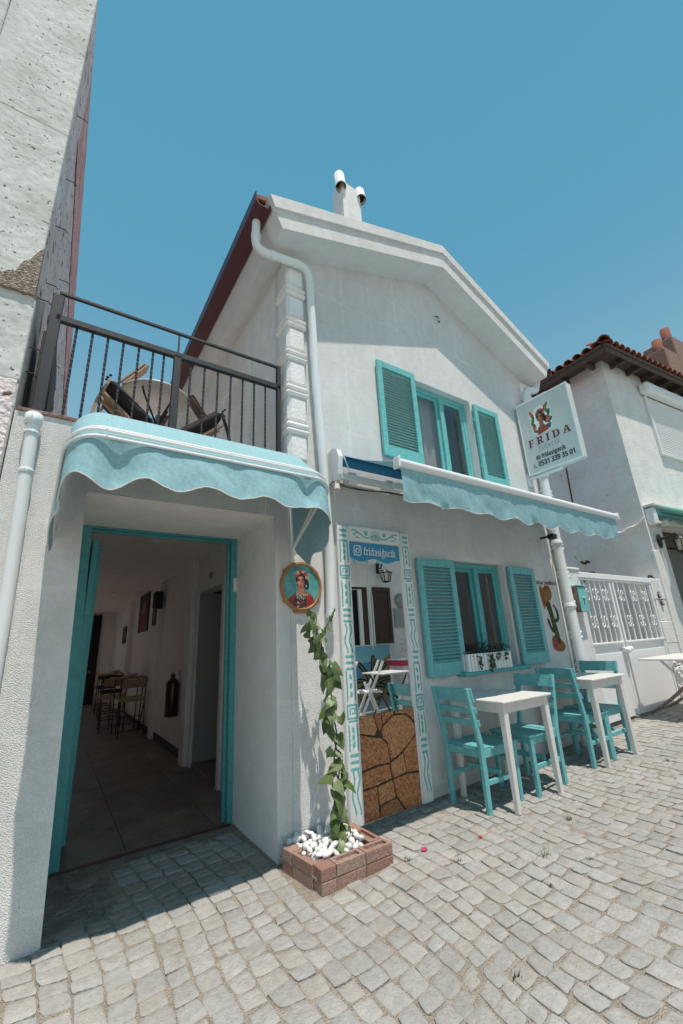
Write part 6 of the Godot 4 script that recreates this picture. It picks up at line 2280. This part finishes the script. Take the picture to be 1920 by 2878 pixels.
# ---------------------------------------------------------------- across the street, seen in the mirror
func opposite() -> void:
	var z := 4.46
	var O := thing("opposite_house", "white house across the street, reflected in the mirror with brown shuttered window", "house")
	var w := S()
	wall(w, 4.5, 6.1, -0.35, 3.05, z, z + 0.25, [[5.06, 5.54, 1.19, 2.38]])
	put("front_wall", w, M.smooth, O)
	var w2 := S()
	bx(w2, V(6.1, -0.35, z + 0.06), V(12.0, 3.05, z + 0.3))
	put("passage_wall", w2, M.nbside, O)
	var f := S()
	for q in [[5.06, 5.10, 1.19, 2.38], [5.40, 5.54, 1.19, 2.38], [5.10, 5.40, 2.33, 2.38]]:
		bx(f, V(q[0], q[2], z + 0.02), V(q[1], q[3], z + 0.08), 0.004)
	var wn := put("window", f, M.brown, O)
	var mu := S()
	bx(mu, V(5.30, 1.19, z + 0.01), V(5.39, 2.33, z + 0.05))
	put("mullion", mu, M.trim, wn)
	var pn := S()
	bx(pn, V(5.1, 1.19, z + 0.1), V(5.4, 2.33, z + 0.12))
	put("pane", pn, M.dark, wn)
	var fs := S()
	for q in [[5.66, 5.74, 1.2, 2.38], [6.06, 6.14, 1.2, 2.38], [5.74, 6.06, 2.28, 2.38], [5.74, 6.06, 1.2, 1.30]]:
		bx(fs, V(q[0], q[2], z - 0.05), V(q[1], q[3], z - 0.01), 0.003)
	var sh := put("shutter", fs, M.brown, O)
	for k in 30:
		var l := S()
		box(l, V(5.9, 1.315 + k * 0.0325, z - 0.03), V(0.32, 0.032, 0.007), 0.0, Transform3D())
		put("slat", l, M.brown, sh)
	var sr := S()
	tube(sr, [V(5.58, 1.1, z - 0.02), V(5.585, 3.0, z - 0.02)], 0.018, 8)
	tube(sr, [V(5.63, 1.15, z - 0.04), V(5.64, 2.2, z - 0.03)], 0.012, 8)
	put("cable_pipe", sr, M.trim, O)
	# mural
	var im := Image.create(200, 230, false, Image.FORMAT_RGB8)
	for y in 230:
		for x in 200:
			var c := lin(0.14, 0.42, 0.55).lerp(lin(0.3, 0.55, 0.6), y / 70.0)
			if y > 66:
				c = lin(0.03, 0.2, 0.42).lerp(lin(0.2, 0.45, 0.55), 0.5 + 0.5 * sin(y * 0.7 + x * 0.05))
			if y > 66 + (150 - x) * 0.55:
				c = lin(0.36, 0.24, 0.10)
			im.set_pixel(199 - x, y, c)
	var g1 := lin(0.012, 0.028, 0.016)
	var g2 := lin(0.16, 0.25, 0.17)
	for q in [[0.3, -1.62, 150], [0.5, -1.1, 140], [0.1, -2.1, 135], [0.9, -2.6, 110], [0.6, -0.6, 105], [0.2, -0.1, 90], [0.3, -3.0, 90]]:
		var pts := []
		for k in 14:
			var t := k / 13.0
			pts.append(Vector2(100 + cos(q[1]) * q[2] * t, 165 + sin(q[1]) * q[2] * t + 34 * t * t))
		p_line(im, pts.slice(4), 20, g1)
		p_line(im, pts, 5, g2)
	for k in 26:
		p_ell(im, rng.randf() * 200, 180 + rng.randf() * 45, 9, 5, g1 if k % 3 else g2, rng.randf() * 3)
	p_poly(im, [Vector2(60, 66), Vector2(80, 52), Vector2(100, 58), Vector2(116, 68)], lin(0.2, 0.12, 0.12))
	var mq := S()
	uvquad(mq, V(6.04, 0.1, z - 0.003), V(5.02, 0.1, z - 0.003), V(5.02, 1.17, z - 0.003), V(6.04, 1.17, z - 0.003))
	put("beach_mural", mq, print_mat(im), O)
	var rp := S()
	lathe(rp, [Vector2(0, 0), Vector2(0.16, 0), Vector2(0.16, 0.02), Vector2(0, 0.02)], 24, Transform3D(Basis(Vector3.RIGHT, -PI / 2), V(6.50, 2.11, z + 0.055)))
	bx(rp, V(6.28, 1.52, z + 0.035), V(6.75, 1.94, z + 0.055))
	put("wall_plaque", rp, M.ink_grey, O)
	# lantern
	var L := thing("opposite_lantern", "black scrolled wall lantern reflected in the upper part of the mirror", "lantern", V(5.85, 0, z))
	var lb := S()
	bx(lb, V(-0.03, 2.68, -0.03), V(0.03, 2.98, -0.001))
	var pts := []
	for i in 21:
		var a := i / 20.0 * TAU * 1.1
		pts.append(V(0.0, 2.83 + 0.07 * sin(a) * (1.0 - i / 40.0), -0.12 - 0.08 * cos(a) * (1.0 - i / 40.0)))
	tube(lb, pts, 0.014, 6)
	tube(lb, [V(0, 2.74, -0.03), V(0, 2.73, -0.2)], 0.012, 6)
	put("bracket", lb, M.black, L)
	var t2 := Transform3D(Basis(), V(0.06, 0, -0.22))
	var cg := S()
	lathe(cg, [Vector2(0.0, 2.80), Vector2(0.02, 2.76), Vector2(0.05, 2.72), Vector2(0.15, 2.68), Vector2(0.15, 2.665)], 6, t2)
	for k in 6:
		var a := TAU * k / 6.0
		tube(cg, [t2 * V(0.085 * sin(a), 2.48, 0.085 * cos(a)), t2 * V(0.125 * sin(a), 2.67, 0.125 * cos(a))], 0.01, 5)
	lathe(cg, [Vector2(0.0, 2.45), Vector2(0.07, 2.47), Vector2(0.09, 2.485), Vector2(0.0, 2.485)], 6, t2)
	put("cage", cg, M.black, L)
	var gl := S()
	lathe(gl, [Vector2(0.078, 2.485), Vector2(0.118, 2.665)], 6, t2)
	put("pane", gl, M.curtain, L)
	# striped awning
	var A := thing("striped_awning", "cream awning with turquoise stripes at the top of the mirror reflection", "awning")
	for k in 14:
		var x := 4.4 + k * 0.1
		var q := S()
		var bnd: bool = k % 3 == 1
		quad(q, V(x + 0.1, 2.79, z - 0.55), V(x, 2.79, z - 0.55), V(x, 3.2, z - 0.01), V(x + 0.1, 3.2, z - 0.01))
		quad(q, V(x + 0.1, 2.79, z - 0.552), V(x, 2.79, z - 0.552), V(x, 3.0, z - 0.552), V(x + 0.1, 3.0, z - 0.552))
		put("stripe", q, M.teal2 if bnd else M.wtable, A)
	# white folding chair
	var C := thing("white_folding_chair", "white wooden folding chair reflected low at the left of the mirror", "chair", V(4.20, gy(4.2), 2.86), 0.5)
	for k in 6:
		var sl := S()
		box(sl, V(-0.18 + k * 0.07, 0.44, 0), V(0.055, 0.018, 0.40), 0.003)
		put("seat_slat", sl, M.trim, C)
	for sd in [-0.2, 0.2]:
		var l := S()
		box(l, Vector3.ZERO, V(0.035, 0.98, 0.025), 0.004, Transform3D(Basis(Vector3.BACK, -0.45), V(0.02, 0.44, sd)))
		box(l, Vector3.ZERO, V(0.035, 0.62, 0.025), 0.004, Transform3D(Basis(Vector3.BACK, 0.35), V(0.08, 0.27, sd * 0.85)))
		put("leg", l, M.trim, C)
	var bk := S()
	box(bk, V(-0.0, 0, 0), V(0.02, 0.10, 0.42), 0.004, Transform3D(Basis(Vector3.BACK, -0.45), V(-0.18, 0.84, 0)))
	put("back_rest", bk, M.trim, C)
	var T := thing("opposite_table", "white slatted table on black legs reflected at the right of the mirror", "table", V(4.42, gy(4.4), 2.62))
	for k in 7:
		var sl := S()
		box(sl, V(0, 0.70, -0.24 + k * 0.08), V(0.58, 0.02, 0.072), 0.003)
		put("slat", sl, M.wtable, T)
	for s2 in [-1, 1]:
		var l := S()
		tube(l, [V(-0.22, 0, s2 * 0.2), V(0.22, 0.69, s2 * 0.2)], 0.012, 6)
		tube(l, [V(0.22, 0, s2 * 0.18), V(-0.22, 0.69, s2 * 0.18)], 0.012, 6)
		put("leg", l, M.black, T)
	var D := thing("red_cloth_table", "white table with red cloth and flower pot deep in the mirror reflection", "table", V(6.05, gy(6), 3.9))
	var rt := S()
	bx(rt, V(-0.35, 0.74, -0.25), V(0.35, 0.765, 0.25), 0.004)
	put("tabletop", rt, M.trim, D)
	var rc := S()
	bx(rc, V(-0.36, 0.64, -0.26), V(0.36, 0.739, 0.26))
	put("cloth", rc, M.rose, D)
	for sx in [-0.3, 0.3]:
		for sz in [-0.2, 0.2]:
			var l := S()
			leg(l, V(sx, 0, sz), V(sx, 0.64, sz), Vector2(0.05, 0.05), Vector2(0.06, 0.06))
			put("leg", l, M.trim, D)
	var pt := thing("dried_plant", "bushy dried plant in pale pot on the red cloth table in the mirror", "plant", V(6.12, gy(6.1) + 0.766, 3.9))
	var po := S()
	lathe(po, [Vector2(0.05, 0), Vector2(0.07, 0.12), Vector2(0.0, 0.12)], 12)
	put("pot", po, M.trim, pt)
	var fo := S()
	for k in 260:
		var a := rng.randf() * TAU
		var h := rng.randf_range(0.1, 0.38)
		var r := rng.randf_range(0.0, 0.25)
		var b := V(0, 0.1, 0)
		var e := V(cos(a) * r, h, sin(a) * r)
		tri(fo, b.lerp(e, 0.4), b.lerp(e, 0.4) + V(0.004, 0, 0.003), e)
		ball(fo, e, V(0.008, 0.006, 0.008), 4, 3)
	put("foliage", fo, M.succ2, pt)

func _ready() -> void:
	cam = Camera3D.new()
	cam.name = "camera"
	cam.position = V(0, 1.275, 2.8)
	cam.rotation_degrees = V(17.3, -34.51, -2.97)
	cam.fov = 101.69
	cam.far = 300.0
	cam.near = 0.05
	add_child(cam)
	cam.current = true
	var we := WorldEnvironment.new()
	we.name = "world"
	var env := Environment.new()
	env.background_mode = Environment.BG_SKY
	var sky := Sky.new()
	var pm := ProceduralSkyMaterial.new()
	pm.sky_top_color = Color8(82, 145, 174)
	pm.sky_horizon_color = Color8(240, 242, 236)
	pm.sky_curve = 0.18
	pm.ground_bottom_color = lin(0.20, 0.19, 0.18)
	pm.ground_horizon_color = Color8(120, 165, 180)
	pm.ground_curve = 0.05
	pm.sun_angle_max = 1.0
	sky.sky_material = pm
	env.sky = sky
	env.tonemap_mode = Environment.TONE_MAPPER_LINEAR
	env.tonemap_exposure = 1.2
	env.sdfgi_enabled = true
	env.ssao_enabled = true
	env.ssil_enabled = true
	we.environment = env
	add_child(we)
	var sun := DirectionalLight3D.new()
	sun.name = "sun"
	sun.light_energy = 1.15
	sun.light_color = Color(1.0, 0.965, 0.92)
	sun.light_angular_distance = 0.5
	sun.shadow_enabled = true
	add_child(sun)
	sun.look_at_from_position(V(-0.1, 3.2, 1.0), Vector3.ZERO)
	rng.seed = 20240611
	materials()
	street()
	white_house()
	entrance_block()
	concrete_building()
	neighbour()
	gate()
	canopy()
	awning()
	mirror()
	hanging_sign()
	portrait_plaque()
	seating()
	planter()
	vine()
	trailing_plant()
	railing()
	passage()
	opposite()
